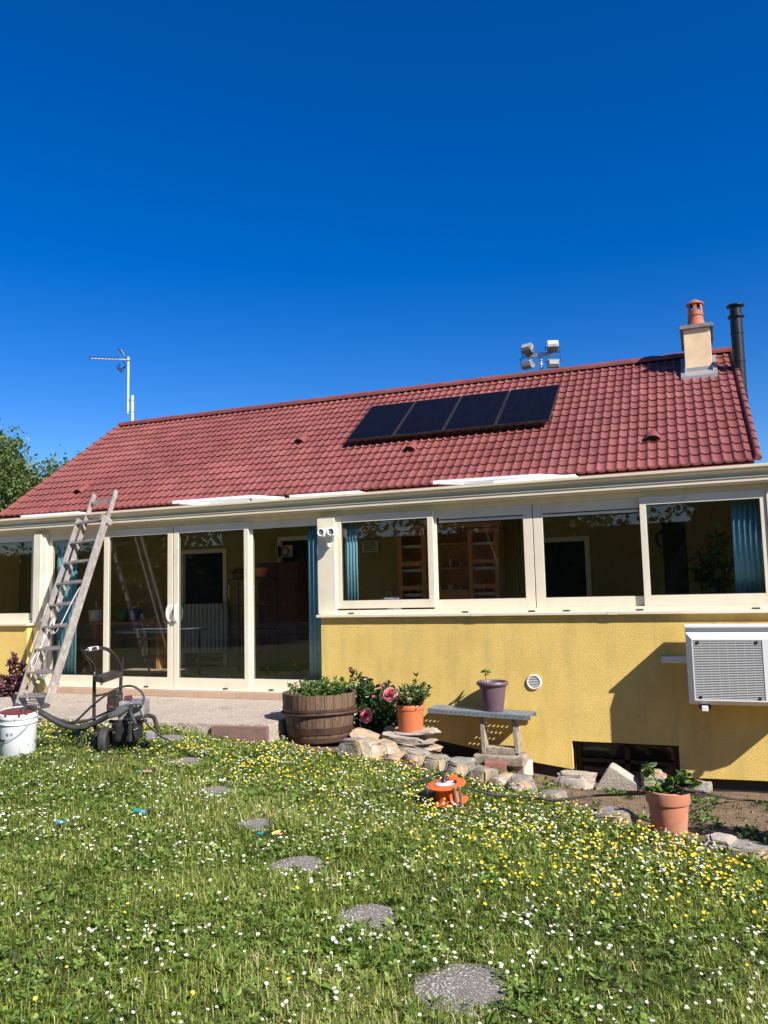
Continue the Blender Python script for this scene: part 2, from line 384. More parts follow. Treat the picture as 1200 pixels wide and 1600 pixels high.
# ================================================================ GROUND
def coords(dense0, dense1, step, far):
    c = list(np.arange(dense0, dense1+1e-6, step)); e = step; a = dense0; lo = []
    while a > -far: e *= 1.5; a -= e; lo.append(a)
    e = step; b = dense1; hi = []
    while b < far: e *= 1.5; b += e; hi.append(b)
    return lo[::-1]+c+hi
gx = coords(-11, 5, .08, 600); gy = coords(-9.5, 3, .08, 600)
V = np.array([(x, y, ground(x, y)+(.012*noise.noise((x*2.2, y*2.2, 0)) if -11 < x < 5 and -9.5 < y < 3 else 0)) for y in gy for x in gx]); nx = len(gx)
lawn_f, bed_f = [], []
for j in range(len(gy)-1):
    for i in range(nx-1):
        cx = (gx[i]+gx[i+1])/2; cy = (gy[j]+gy[j+1])/2
        f = (j*nx+i, j*nx+i+1, (j+1)*nx+i+1, (j+1)*nx+i)
        if in_bed(cx, cy):
            if cy < .3: bed_f.append(f)
        elif -13.2 < cx < 4.2 and 0 < cy < 3: continue
        else: lawn_f.append(f)
def sub_mesh(name, fs, m):
    ids = sorted({i for f in fs for i in f}); mp = {a: b for b, a in enumerate(ids)}
    idx = [mp[i] for f in fs for i in f]
    o = raw_mesh(name, V[ids], idx, [4]*len(fs), m); o.data.polygons.foreach_set('use_smooth', [True]*len(fs)); o['kind'] = 'structure'; return o
sub_mesh('lawn', lawn_f, M['lawn']); sub_mesh('soil_bed', bed_f, M['bed'])

# terrace
b = MB(); T0, T1 = -2.03, -1.84
tp = [(-13, -2.1), (-5.85, -2.03), (-5.25, -1.98), (-4.38, -1.85), (-4.38, -.03), (-13, -.03)]
b.add([(x, y, -.5) for x, y in tp]+[(x, y, 0) for x, y in tp], [tuple(range(6, 12))]+[(i, (i+1) % 6, 6+(i+1) % 6, 6+i) for i in range(6)])
o = b.build('terrace', M['terrace']); o['kind'] = 'structure'
b = MB(); b.beam((-5.0, -1.965, -.105), (-4.36, -1.875, -.105), .05, .18); o = b.build('terrace_curb', M['curb'], bevel=.008); o['kind'] = 'structure'

# ================================================================ HOUSE
house = thing('house', 'long yellow house with red tiled roof and cream glazed veranda along its front', 'house', (-6, 3, 0))
YE, ZE, YR, ZR = 2.8, 3.05, 6.43, 5.60
XL, XRr, XRe = -13.3, .63, .72
# tiled front slope
pitch = math.atan2(ZR-ZE, YR-YE); sl_len = math.hypot(ZR-ZE, YR-YE); nrow = 16; ncol = 96
us = [0, .07, .15, .225, .30, .38, .45, .72]; hs_ = [.024*math.sin(math.pi*u/.45) if u < .45 else 0.0 for u in us]
sx = []; sh = []; sc_ = []
for c in range(ncol):
    for u, h in zip(us, hs_): sx.append((c+u)/ncol); sh.append(h); sc_.append(c)
sx.append(1.0); sh.append(0.0); sc_.append(ncol-1)
ns = len(sx); vv = []; rr = []; ff = []
su, cu = math.sin(pitch), math.cos(pitch)
tone = np.random.default_rng(3).uniform(0, 1, (nrow, ncol//2+1))
for r in range(nrow):
    for k, (t, off) in enumerate(((0, -.004), (0, .030), (1.06, .004))):
        s = (r+t)*sl_len/nrow
        for i in range(ns):
            y = YE+s*cu; z = ZE+s*su; n_ = off+sh[i]*(1 if k else .9)
            jit = .004*(tone[r, sc_[i]//2]-.5) if k else 0
            xr = XRe+(XRr-XRe)*(s/sl_len); x = XL+(xr-XL)*sx[i]
            wob = .006*noise.noise((x*.7, s*.7, 3))
            vv.append((x, y-su*(n_+jit+wob), z+cu*(n_+jit+wob))); rr.append(.25+.5*tone[r, sc_[i]//2]+.35*noise.noise((x*.35, s*.5, 9)))
    for k in range(2):
        o_ = (r*3+k)*ns
        for i in range(ns-1): ff.append((o_+i, o_+i+1, o_+ns+i+1, o_+ns+i))
roof = raw_mesh('roof', vv, np.array(ff).ravel(), [4]*len(ff), M['roof'], np.clip(rr, 0, 1), house)
roof.data.polygons.foreach_set('use_smooth', [True]*len(ff)); roof.data.set_sharp_from_angle(angle=R(50))
# deck under the tiles, verges and rear slope
b = MB(); e = .04
fr = [(XL+.02, YE, ZE-e), (XRe-.02, YE, ZE-e), (XRr-.02, YR, ZR-e), (XL+.02, YR, ZR-e)]
rb = [(XL+.02, 2*YR-YE, ZE-e), (XRr-.02, 2*YR-YE, ZE-e)]
b.add(fr+[(x, y, z-.1) for x, y, z in fr], [(0, 1, 2, 3), (7, 6, 5, 4), (0, 4, 5, 1), (1, 5, 6, 2), (3, 7, 4, 0)])
b.add([fr[3], fr[2], (XRr-.02, 2*YR-YE, ZE-e), rb[0]], [(0, 1, 2, 3)])
b.build('roof_deck', M['roofside'], roof)
b = MB()
for r in range(nrow):                                            # verge roll on the right, stepped tile by tile
    s0 = r*sl_len/nrow; s1 = (r+1.08)*sl_len/nrow
    def vp(s, up): 
        x = XRe+(XRr-XRe)*(s/sl_len)+.035; return (x, YE+s*cu-su*up, ZE+s*su+cu*up)
    b.tube([vp(s0, .045), vp(s1, .022)], [.047, .042], 10)
b.build('verge_tile', M['roof'], roof, smooth=50, attr=True); b = MB()
for r in range(nrow):
    s0 = r*sl_len/nrow; s1 = (r+1.08)*sl_len/nrow
    b.tube([(XL-.02, YE+s0*cu-su*.04, ZE+s0*su+cu*.04), (XL-.02, YE+s1*cu-su*.02, ZE+s1*su+cu*.02)], [.045, .04], 8)
b.build('verge_tile', M['roof'], roof, smooth=50, attr=True)
# ridge caps
b = MB(); x = XL-.03; k = 0
while x < XRr:
    x1 = min(x+.42, XRr+.09); vs = []; n = 9
    for xx, sc2 in ((x, 1.0), (x1+.04, 1.13)):
        for i in range(n):
            a = math.pi*(-.08+1.16*i/(n-1)); rad = .125*sc2
            vs.append((xx, YR-math.cos(a)*rad, ZR+.005+math.sin(a)*rad*.72))
    fs = [(i, i+1, n+i+1, n+i) for i in range(n-1)]
    vs += [(v[0], v[1]*.85+YR*.15, ZR+.005+(v[2]-ZR-.005)*.82) for v in vs[n:2*n]]
    fs += [(n+i, n+i+1, 2*n+i+1, 2*n+i) for i in range(n-1)]
    fs.append(tuple(range(n))[::-1]); fs.append(tuple(range(2*n, 3*n)))
    b.add(vs, fs, random.uniform(.2, .6)); x = x1; k += 1
b.build('ridge_tile', M['roof'], roof, smooth=50, attr=True)
# roof point on the slope for a pixel
def on_roof(px, py, up=0.):
    d = ray(px, py); nrm = np.array([0, -su, cu]); p0 = np.array([0, YE, ZE])+nrm*(.03+up)
    t = (nrm@(p0-CC))/(nrm@d); return Vector(CC+d*t)
for px, py, w in ((470, 689, .11), (642, 701, .11), (1020, 685, .12), (126, 767, .10)):
    p = on_roof(px, py); b = MB(); vs = []; n = 9
    sd = Vector((0, cu, su)); nr = Vector((0, -su, cu))
    for k, (s, sc2) in enumerate(((-.10, 1.), (.02, .98), (.26, .35))):
        for i in range(n):
            a = math.pi*i/(n-1); vs.append(p+sd*s+Vector((math.cos(a)*w*sc2, 0, 0))+nr*(math.sin(a)*w*.85*sc2-.0))
    b.add(vs, [(k*n+i, k*n+i+1, (k+1)*n+i+1, (k+1)*n+i) for k in range(2) for i in range(n-1)])
    v = b.build('roof_vent', M['roof'], roof, smooth=60, attr=True)
    b = MB(); b.add([p+sd*-.03+Vector((math.cos(math.pi*i/8)*w*.92, 0, 0))+nr*(math.sin(math.pi*i/8)*w*.78) for i in range(9)], [tuple(range(9))]); 
    b2 = b.build('vent_mouth', M['bgap'], house)
# house body
b = MB()
WY = 2.95
def wallbox(b, x0, x1, z0, z1, y0=WY, y1=WY+.25): b.box((x0, y0, z0), (x1, y1, z1))
# main facade with openings seen through the veranda
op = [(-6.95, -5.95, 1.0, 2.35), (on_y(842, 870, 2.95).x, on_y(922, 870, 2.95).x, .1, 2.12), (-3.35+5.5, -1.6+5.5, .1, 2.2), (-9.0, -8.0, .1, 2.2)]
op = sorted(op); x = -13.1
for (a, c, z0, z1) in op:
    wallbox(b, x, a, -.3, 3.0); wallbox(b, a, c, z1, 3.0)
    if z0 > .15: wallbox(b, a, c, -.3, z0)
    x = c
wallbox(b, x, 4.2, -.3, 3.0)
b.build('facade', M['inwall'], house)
b = MB()
for xg in (-13.1, .35):
    b = MB(); b.add([(xg, WY+.25, -.8), (xg+.2, WY+.25, -.8), (xg+.2, 9.8, -.8), (xg, 9.8, -.8), (xg, WY+.25, 3.05), (xg+.2, WY+.25, 3.05), (xg+.2, YR, 5.45), (xg, YR, 5.45), (xg+.2, 9.8, 3.0), (xg, 9.8, 3.0)],
          [(0, 4, 7, 9, 3), (1, 2, 8, 6, 5), (0, 1, 5, 4), (2, 3, 9, 8)])
    b.build('gable_wall', M['render'], house); b = MB(); b.box((-12.9, 9.6, -.8), (.35, 9.8, 3.0))
b.build('gable_wall', M['render'], house)
for (a, c, z0, z1) in op:
    b = MB(); w = .07
    b.box((a, WY-.02, z0), (a+w, WY+.1, z1)); b.box((c-w, WY-.02, z0), (c, WY+.1, z1)); b.box((a+w, WY-.02, z1-w), (c-w, WY+.1, z1))
    if z0 > .15: b.box((a+w, WY-.02, z0), (c-w, WY+.1, z0+w))
    fr_ = b.build('inner_doorway' if z0 < .15 else 'inner_window', M['cream'], house)
    b = MB(); b.box((a+w, WY+.06, z0), (c-w, WY+.08, z1-w)); b.build('pane', M['dkglass'], fr_)
# veranda shell: floor, ceiling, roof, ends
b = MB(); b.box((-12.9, -.02, -.25), (4.2, 2.95, .09)); b.build('veranda_floor', M['floor'], house)
def vroof(xa, xb, ya, yb):
    zz = lambda y: 2.45+.27*y/2.94; b = MB(); b.add([(xa, ya, zz(ya)), (xb, ya, zz(ya)), (xb, yb, zz(yb)), (xa, yb, zz(yb)), (xa, ya, zz(ya)+.06), (xb, ya, zz(ya)+.06), (xb, yb, zz(yb)+.06), (xa, yb, zz(yb)+.06)], [(0, 3, 2, 1), (4, 5, 6, 7), (0, 1, 5, 4), (1, 2, 6, 5), (2, 3, 7, 6), (3, 0, 4, 7)]); b.build('veranda_roof', M['ceil'], house)
for xa, xb in ((-13, -6.9), (-5.7, -3.0), (-1.9, 4.2)): vroof(xa, xb, .35, 1.1)
vroof(-13, 4.2, .0, .349); vroof(-13, 4.2, 1.101, 2.94)
b = MB(); b.box((-13, .1, -.3), (-12.9, 2.94, 2.45)); b.build('veranda_end_wall', M['render'], house); b = MB(); b.box((4.1, .1, -.5), (4.2, 2.94, 2.45)); b.build('veranda_end_wall', M['render'], house)
# gutter: lip, recess, fascia (one extruded profile)
prof = [(-.02, 2.60), (-.19, 2.605), (-.205, 2.60), (-.205, 2.575), (-.19, 2.572), (-.185, 2.555), (-.15, 2.535), (-.13, 2.50), (-.128, 2.492), (-.150, 2.490), (-.152, 2.478), (-.140, 2.474), (-.140, 2.435), (-.130, 2.432), (-.130, 2.418), (-.0, 2.418)]
def zoff(x): # fitted to the sight lines of both edges
    return float(np.interp(x, [-10, -8, -2, .6], [.0, .0, .0, .0]))
b = MB(); xs = [-12.9, -6.9, -6.86, -4.2, 1.0, 4.2]; n = len(prof)
for i in range(0, len(xs)-1):
    a, c = xs[i], xs[i+1]
    b.add([(a, y, z) for y, z in prof]+[(c-.003, y, z) for y, z in prof], [(k, n+k, n+(k+1) % n, (k+1) % n) for k in range(n)]+[tuple(range(n)), tuple(range(n, 2*n))[::-1]])
b.build('gutter', M['gutter'], house, smooth=25)
# header above the glazing
b = MB(); b.box((-12.9, -.01, 2.345), (4.1, .07, 2.417)); b.build('header_beam', M['cream'], house)
# low yellow wall on the right with the cellar window opening
TY = -.17
xs = [-4.577, -4.2, -3.6, -2.94, -2.4, -1.965, -1.52, -1.50, -1.2, -.8, -.385, -.30, .4, 1.5, 4.2]
b = MB(); OT = -.335
for a, c in zip(xs[:-1], xs[1:]):
    z0a, z0c = wall_bot(a), wall_bot(c)
    if -1.51 < a < -.39:
        b.quad((a, TY, OT), (c, TY, OT), (c, TY, 1.05), (a, TY, 1.05)); b.quad((a, TY, OT), (a, .15, OT), (c, .15, OT), (c, TY, OT))
    else:
        b.quad((a, TY, z0a), (c, TY, z0c), (c, TY, 1.05), (a, TY, 1.05)); b.quad((a, TY, z0a), (a, .05, z0a), (c, .05, z0c), (c, TY, z0c))
for x, d in ((-1.50, 1), (-.385, -1)): b.quad((x, TY, wall_bot(x)), (x, .15, wall_bot(x)), (x, .15, OT), (x, TY, OT))
b.quad((-4.577, TY, -.25), (-4.577, TY, 1.05), (-4.577, .06, 1.05), (-4.577, .06, -.25))
b.build('low_wall', M['render'], house)
b = MB()
for a, c in ((-4.5, -1.5), (-.385, 4.2)): b = MB(); b.box((a, -.10, -1.3), (c, .04, -.2)); b.build('foundation', M['dkbasement'], house)
b = MB()
for a, c in ((-1.5, -1.44), (-.97, -.91), (-.445, -.385)): b.box((a, .07, -1.2), (c, .12, OT))
b.box((-1.44, .07, OT-.07), (-.445, .12, OT)); b.box((-1.44, .07, -.60), (-.445, .12, -.56))
cw = b.build('cellar_window', M['darkwood'], house)
b = MB(); b.box((-1.5, .125, -1.2), (-.385, .14, OT)); b.build('pane', M['dkglass'], cw)
# left low wall
b = MB(); b.box((-12.9, TY, -.3), (-9.466, .06, .98)); b.build('low_wall', M['render'], house)
# sills
b = MB(); b.box((-4.62, -.225, 1.052), (-2.60, .03, 1.085)); b.box((-2.597, -.228, 1.05), (-2.45, .03, 1.088)); b.box((-2.447, -.225, 1.052), (-1.05, .03, 1.085)); b.box((-1.047, -.228, 1.05), (-.93, .03, 1.088)); b.box((-.927, -.225, 1.052), (4.2, .03, 1.085))
b.build('window_sill', M['cream'], house, bevel=.004); b = MB(); b.box((-12.9, -.225, .98), (-9.42, .03, 1.015))
b.build('window_sill', M['cream'], house, bevel=.004)
# sub frame rails above sill
b = MB(); b.box((-4.45, -.045, 1.085), (4.1, .06, 1.135)); b.build('bottom_rail', M['cream'], house, bevel=.003); b = MB(); b.box((-12.9, -.045, 1.015), (-9.46, .06, 1.06)); b.build('bottom_rail', M['cream'], house, bevel=.003)
# posts
b = MB(); b.box((-4.66, -.075, 1.086), (-4.41, .05, 2.344)); b.build('post', M['cream'], house, bevel=.004); b = MB(); b.box((.625, -.06, 1.136), (.86, .05, 2.344)); b.build('post', M['cream'], house, bevel=.004)
b = MB(); b.box((-9.46, -.06, .10), (-9.25, .05, 2.344)); b.build('post', M['cream'], house, bevel=.004)
b = MB(); b.box((-9.44, -.10, 1.016), (-9.30, -.062, 2.344)); b.build('post_cover', M['cream'], house, bevel=.004)
def frame(x0, x1, z0, z1, yc, wl, wr, wt, wb, name, dep=.045):
    b = MB(); y0, y1 = yc-dep/2, yc+dep/2
    b.box((x0, y0, z0), (x0+wl, y1, z1)); b.box((x1-wr, y0, z0), (x1, y1, z1)); b.box((x0+wl, y0+.001, z1-wt), (x1-wr, y1-.001, z1)); b.box((x0+wl, y0+.001, z0), (x1-wr, y1-.001, z0+wb))
    f_ = b.build(name, M['cream'], house, bevel=.003)
    b = MB(); b.box((x0+wl-.004, yc-.004, z0+wb-.004), (x1-wr+.004, yc+.004, z1-wt+.004)); b.build('pane', M['glass'], f_)
    # dark rubber seal
    b = MB(); t = .008; X0, X1, Z0, Z1 = x0+wl, x1-wr, z0+wb, z1-wt
    b.box((X0, yc-.010, Z0), (X0+t, yc-.005, Z1)); b.box((X1-t, yc-.010, Z0), (X1, yc-.005, Z1)); b.box((X0+t, yc-.010, Z0), (X1-t, yc-.005, Z0+t)); b.box((X0+t, yc-.010, Z1-t), (X1-t, yc-.005, Z1)); b.build('seal', M['rubber'], f_)
    return f_
# sliding doors (two front leaves in the middle on the inner track)
DZ0, DZ1 = .115, 2.344
d1 = frame(-9.245, -8.13, DZ0, DZ1, .035, .07, .045, .10, .13, 'sliding_door')
d2 = frame(-8.16, -6.95, DZ0, DZ1, -.012, .09, .085, .10, .13, 'sliding_door')
d3 = frame(-6.935, -5.72, DZ0, DZ1, -.012, .085, .07, .10, .13, 'sliding_door')
d4 = frame(-5.76, -4.55, DZ0, DZ1, .035, .08, .115, .10, .13, 'sliding_door')
for d, xh, sgn in ((d2, -6.985, -1), (d3, -6.885, 1)):
    b = MB(); b.tube(spline([(xh, -.035, 1.02), (xh+sgn*.012, -.075, 1.05), (xh+sgn*.02, -.09, 1.13), (xh+sgn*.012, -.075, 1.21), (xh, -.035, 1.24)]), .017, 8); b.build('handle', M['whiteplastic'], d, smooth=60)
# threshold rail + tiled step
b = MB(); b.box((-9.45, -.06, .085), (-4.58, .06, .114)); b.box((-9.45, -.10, .085), (-4.58, -.061, .10)); b.build('threshold', M['cream'], house, bevel=.003)
b = MB(); x = -9.5
while x < -4.6:
    x1 = min(x+.33, -4.58); b.box((x+.003, -.145, .002), (x1-.003, -.03, .082)); x = x1
st = b.build('step_tile', M['tilestep'], house, bevel=.003)
b = MB(); b.box((-9.5, -.140, .0), (-4.58, -.03, .078)); b.build('grout', M['joint'], st)
for x in (-9.0, -7.4, -5.4, -6.1):
    b = MB(); b.box((x, -.075, .115), (x+.07, -.061, .128)); b.build('drain_cap', M['rubber'], house)
for x in (-4.25, -2.75, -1.95, -1.55, -.75, .42):
    b = MB(); b.box((x, -.052, 1.088), (x+.075, -.0455, 1.104)); b.build('drain_cap', M['rubber'], house)
# windows
WZ0, WZ1 = 1.136, 2.344
w1 = frame(-4.41, -3.09, WZ0+.02, WZ1, -.02, .075, .075, .09, .10, 'sliding_window')
w2 = frame(-3.12, -1.875, WZ0, WZ1, .03, .06, .11, .09, .11, 'sliding_window')
w3 = frame(-1.865, -.60, WZ0, WZ1, .03, .11, .06, .09, .11, 'sliding_window')
w4 = frame(-.66, .62, WZ0+.0, WZ1, -.02, .07, .06, .09, .115, 'sliding_window')
w5 = frame(.87, 2.4, WZ0, WZ1, .0, .07, .07, .09, .11, 'sliding_window'); w6 = frame(2.42, 4.05, WZ0, WZ1, .0, .07, .07, .09, .11, 'sliding_window')
wl = frame(-10.95, -9.47, 1.06, WZ1, .0, .07, .085, .09, .10, 'sliding_window'); wl2 = frame(-12.6, -10.96, 1.06, WZ1, .0, .07, .07, .09, .10, 'sliding_window')
for w, a, c in ((w2, -3.03, -1.985), (w3, -1.755, -.675)):
    b = MB(); b.box((a, .008, 2.186), (c, .024, 2.216)); b.box((a, .010, 2.229), (c, .024, 2.268)); b.build('blind', M['cream'], w, bevel=.003)
    b = MB(); b.box((a-.02, .0245, 2.172), (c+.02, .0255, 2.285)); b.build('blind_box', M['bgap'], w)
# hatches of the veranda roof, standing open, and white flashing strips
def hatch(p, q, r_):
    A, B_, C_ = on_y(*p, .35), on_y(*q, .35), on_y(*r_, 1.05); D = A+(C_-B_); b = MB()
    for u, v in ((A, B_), (B_, C_), (C_, D), (D, A)): b.beam(u, v, .03, .045)
    h = b.build('roof_hatch', M['white'], house, bevel=.004)
    b = MB(); n_ = (B_-A).cross(C_-B_).normalized()*.01; b.add([A, B_, C_, D]+[x+n_ for x in (A, B_, C_, D)], [(3, 2, 1, 0), (4, 5, 6, 7), (0, 1, 5, 4), (1, 2, 6, 5), (2, 3, 7, 6), (3, 0, 4, 7)]); b.build('hatch_panel', M['glass'], h)
    b = MB(); 
    for u in (A.lerp(B_, .05), A.lerp(B_, .97)): b = MB(); b.beam(u, u+Vector((0, .3, -.25)), .015, .015); b.build('stay', M['black'], h)
hatch((270, 785), (393, 776), (444, 779)); hatch((677, 754), (838, 743.5), (877, 745))
b = MB()
for p, q in (((42, 808), (130, 802)), ((459, 777), (566, 770)), ((775, 755), (901, 745))):
    A, B_ = on_y(*p, .1), on_y(*q, .1); b = MB(); b.beam(A, B_, .25, .035); b.build('roof_flashing', M['white'], house, bevel=.003)
# vent grille in the low wall
vc = on_y(834.5, 1065.5, TY); rx = Matrix.Rotation(R(90), 4, 'X')
b = MB(); b.lathe([(.068, .0), (.085, .0), (.085, .012), (.078, .02), (.070, .02), (.066, .004)], vc, 32, rx); vg = b.build('wall_vent', M['whiteplastic'], house, smooth=30)
b = MB()
for i in range(7):
    z = -.055+i*.018; w = math.sqrt(max(.0, .068**2-z*z)); b.beam(vc+Vector((-w, -.008, z)), vc+Vector((w, -.008, z)), .012, .008)
b.build('slat', M['whiteplastic'], vg)
b = MB(); b.lathe([(0.001, .003), (.067, .003)], vc, 32, rx); b.build('vent_mouth', M['bgap'], vg)
# chimney
CX0, CX1, CY0, CY1 = -.150, .300, 5.66, 6.12; zb = 4.95
b = MB(); b.box((CX0, CY0, zb), (CX1, CY1, 5.90)); ch = b.build('chimney', M['chimney'], house, bevel=.01)
b = MB(); b.box((CX0-.055, CY0-.055, 5.90), (CX1+.055, CY1+.055, 5.95)); b.box((CX0-.04, CY0-.04, 5.952), (CX1+.04, CY1+.04, 5.972)); b.build('chimney_cap', M['slate'], ch, bevel=.006)
b = MB(); b.box((CX0-.045, CY0+.05, 5.66), (CX0-.003, CY1+.045, 5.898)); b.build('slate_edge', M['slate'], ch); b = MB(); b.box((CX1+.003, CY0+.05, 5.70), (CX1+.045, CY1+.045, 5.898)); b.build('slate_edge', M['slate'], ch)
def rz(y): return ZE+(y-YE)*math.tan(pitch)
b = MB(); fy = CY0-.02; fz = rz(fy)
b.box((CX0-.012, CY0-.014, zb), (CX1+.012, CY0-.003, fz+.15))
b.add([(CX0-.075, fy-.16, rz(fy-.16)+.075), (CX1+.075, fy-.16, rz(fy-.16)+.075), (CX1+.075, fy, fz+.085), (CX0-.075, fy, fz+.085), (CX0-.075, fy-.16, rz(fy-.16)+.0), (CX1+.075, fy-.16, rz(fy-.16)+.0)], [(0, 1, 2, 3), (4, 5, 1, 0)])
for xs_ in (CX0-.075, CX1+.012):
    ya, yb = fy-.05, CY1+.1; b.add([(xs_, ya, rz(ya)+.08), (xs_+.063, ya, rz(ya)+.08), (xs_+.063, yb, rz(yb)+.08), (xs_, yb, rz(yb)+.08), (xs_, ya, rz(ya)), (xs_+.063, ya, rz(ya)), (xs_+.063, yb, rz(yb)), (xs_, yb, rz(yb))], [(0, 1, 2, 3), (4, 5, 1, 0), (5, 6, 2, 1), (3, 7, 4, 0)])
    xw = CX0-.006 if xs_ < 0 else CX1+.006
    b.add([(xw, ya, rz(ya)), (xw, yb, rz(yb)), (xw, yb, rz(yb)+.2), (xw, ya, rz(ya)+.2)], [(0, 1, 2, 3)])
b.build('flashing', M['zinc'], ch)
pc = Vector(((CX0+CX1)/2-.0, 5.87, 5.972))
b = MB(); b.lathe([(.175, 0), (.17, .02), (.14, .10), (.128, .19), (.128, .205), (.14, .21), (.14, .24), (.128, .245), (.128, .30)], pc, 28); cp = b.build('chimney_pot', M['brickred'], ch, smooth=40)
b = MB()
for i in range(6):
    a0 = i*math.pi/3+.25; 
    vs = []
    for rr_ in (.128, .105):
        for k in range(4):
            a = a0+k*.5/3
            for z in (.30, .42): vs.append(pc+Vector((rr_*math.cos(a), rr_*math.sin(a), z)))
    fs = [(2*k, 2*k+2, 2*k+3, 2*k+1) for k in range(3)]+[(8+2*k+1, 8+2*k+3, 8+2*k+2, 8+2*k) for k in range(3)]+[(0, 1, 9, 8), (6, 14, 15, 7)]
    b.add(vs, fs)
b.lathe([(.128, .415), (.15, .42), (.158, .432), (.15, .445), (.03, .525), (.001, .53)], pc, 28); b.lathe([(.128, .30), (.1, .30), (.1, .29)], pc, 28)
b.build('cowl', M['brickred'], cp, smooth=40)

# ================================================================ things fixed to the house
# flue pipe
fy = 5.6; f0 = on_y(1169-13, 661, fy); ft = on_y(1148.5, 476, fy); r0 = (on_y(1161.3, 520, fy)-on_y(1141.5, 520, fy)).x/2
fl = thing('flue_pipe', 'tall black steel flue pipe standing beside the right gable end of the roof', 'flue', (ft.x, fy, 2.2))
b = MB(); b.lathe([(r0, 2.2), (r0, ft.z-.22)], (ft.x, fy, 0), 32); b.build('pipe', M['flue'], fl, smooth=40)
for z in (ft.z-.52, ft.z-1.02, ft.z-1.65, ft.z-2.2, ft.z-2.9):
    b = MB(); b.lathe([(r0, z-.02), (r0+.008, z-.015), (r0+.008, z+.015), (r0, z+.02)], (ft.x, fy, 0), 32); b.build('joint_band', M['flue'], fl, smooth=40)
b = MB(); b.lathe([(r0, ft.z-.24), (r0+.035, ft.z-.235), (r0+.035, ft.z-.205), (r0-.005, ft.z-.20), (r0-.005, ft.z-.05), (r0+.045, ft.z-.04), (r0+.045, ft.z-.015), (.001, ft.z+.01)], (ft.x, fy, 0), 32); b.build('rain_cap', M['flue'], fl, smooth=30)
b = MB(); b.box((.52, fy-.03, 4.0), (ft.x, fy+.03, 4.05)); b.build('wall_bracket', M['flue'], fl)
# solar panels
pc_ = [[(540, 694), (577, 636), (642, 629), (617, 687)]]
corners_t = [on_roof(px, py, .12) for px, py in ((578, 637), (643.5, 629.5), (718, 621), (794, 610.5), (873, 602))]
sd = Vector((0, cu, su)); nr = Vector((0, -su, cu))
tl = on_roof(578, 637, .12); tr = on_roof(873, 602, .12); bl = on_roof(540, 693, .12); br_ = on_roof(864, 653, .12)
s_top = ((tl-Vector((0, YE, ZE))).dot(sd)+(tr-Vector((0, YE, ZE))).dot(sd))/2; s_bot = ((bl-Vector((0, YE, ZE))).dot(sd)+(br_-Vector((0, YE, ZE))).dot(sd))/2
x0 = (tl.x+bl.x)/2; x1 = (tr.x+br_.x)/2; pw = (x1-x0)/4
for i in range(4):
    a = x0+i*pw+.012; c = a+pw-.024; h_ = s_top-s_bot
    p = thing('solar_panel', ['leftmost of the four black solar panels on the red roof', 'second black solar panel from the left on the red roof', 'third black solar panel from the left on the red roof', 'rightmost black solar panel on the red roof, nearest the chimney'][i], 'solar panel', tuple(Vector((a, YE, ZE))+sd*s_bot+nr*.15), 'black solar panels on the roof')
    p.rotation_euler = (pitch, 0, 0); W = c-a
    def lb(name, m, boxes, bev=0):
        b = MB()
        for u, v in boxes: b.box(u, v)
        me = b.build(name, m, None, bevel=bev); me.parent = p; return me
    lb('glass_face', M['solar'], [((.015, .015, -.01), (W-.015, h_-.015, .016))])
    lb('frame', M['black'], [((0, 0, -.02), (W, .0145, .02)), ((0, h_-.0145, -.02), (W, h_, .02)), ((0, .0147, -.02), (.0145, h_-.0147, .02)), ((W-.0145, .0147, -.02), (W, h_-.0147, .02))])
    lb('rail', M['galv'], [((-.012, h_*.25, -.09), (W+.012, h_*.25+.04, -.025))]); lb('rail', M['galv'], [((-.012, h_*.75, -.09), (W+.012, h_*.75+.04, -.025))])
# TV aerial
ay = 6.55; bm = on_y(207, 664, ay); tm = on_y(207, 618, ay); a0 = on_y(200, 646, ay); a1 = on_y(200.5, 558, ay)
an = thing('tv_aerial', 'television aerial on a white mast at the left end of the ridge', 'aerial', tuple(bm))
b = MB(); b.tube([bm-Vector((0, 0, .4)), tm], .033, 12); b.build('base_mast', M['white'], an, smooth=60)
b = MB(); b.tube([a0, a1], .024, 12); b.build('mast', M['white'], an, smooth=60)
for yy in (625, 643):
    b = MB(); b.beam(on_y(197, yy, ay), on_y(210, yy, ay), .03, .03); b.build('clamp', M['galv'], an)
e1 = on_y(141, 560, ay-.9); e0 = on_y(203, 562, ay)
b = MB(); b.beam(e0, e1, .022, .022); b.build('boom', M['alu'], an)
b = MB(); dv = Vector((.0, 1, 0)).cross((e1-e0).normalized())
pd = (e1-e0).cross(Vector((0, 0, 1))).normalized()
for i in range(9):
    c = e1.lerp(e0, i*.085); b.tube([c-pd*.13+Vector((0, 0, .03)), c+pd*.13-Vector((0, 0, -.03))], .007, 6)
    b.tube([c-Vector((0, 0, .035)), c+Vector((0, 0, .035))], .007, 6)
b.build('element', M['black'], an)
b = MB()
for pts in ([(188, 568), (182, 574), (190, 582), (197, 571), (192, 563)], [(182, 574), (188, 578), (197, 571)], [(186, 545), (198, 561)], [(184.5, 544), (189, 551)], [(185, 570), (190, 581)]):
    b.tube([on_y(px, py, ay-.08) for px, py in pts], .011, 6)
b.build('reflector', M['black'], an)
b = MB(); b.beam(on_y(188.5, 546.5, ay-.02), on_y(196, 559, ay-.02), .05, .02); b.build('reflector_bar', M['alu'], an)
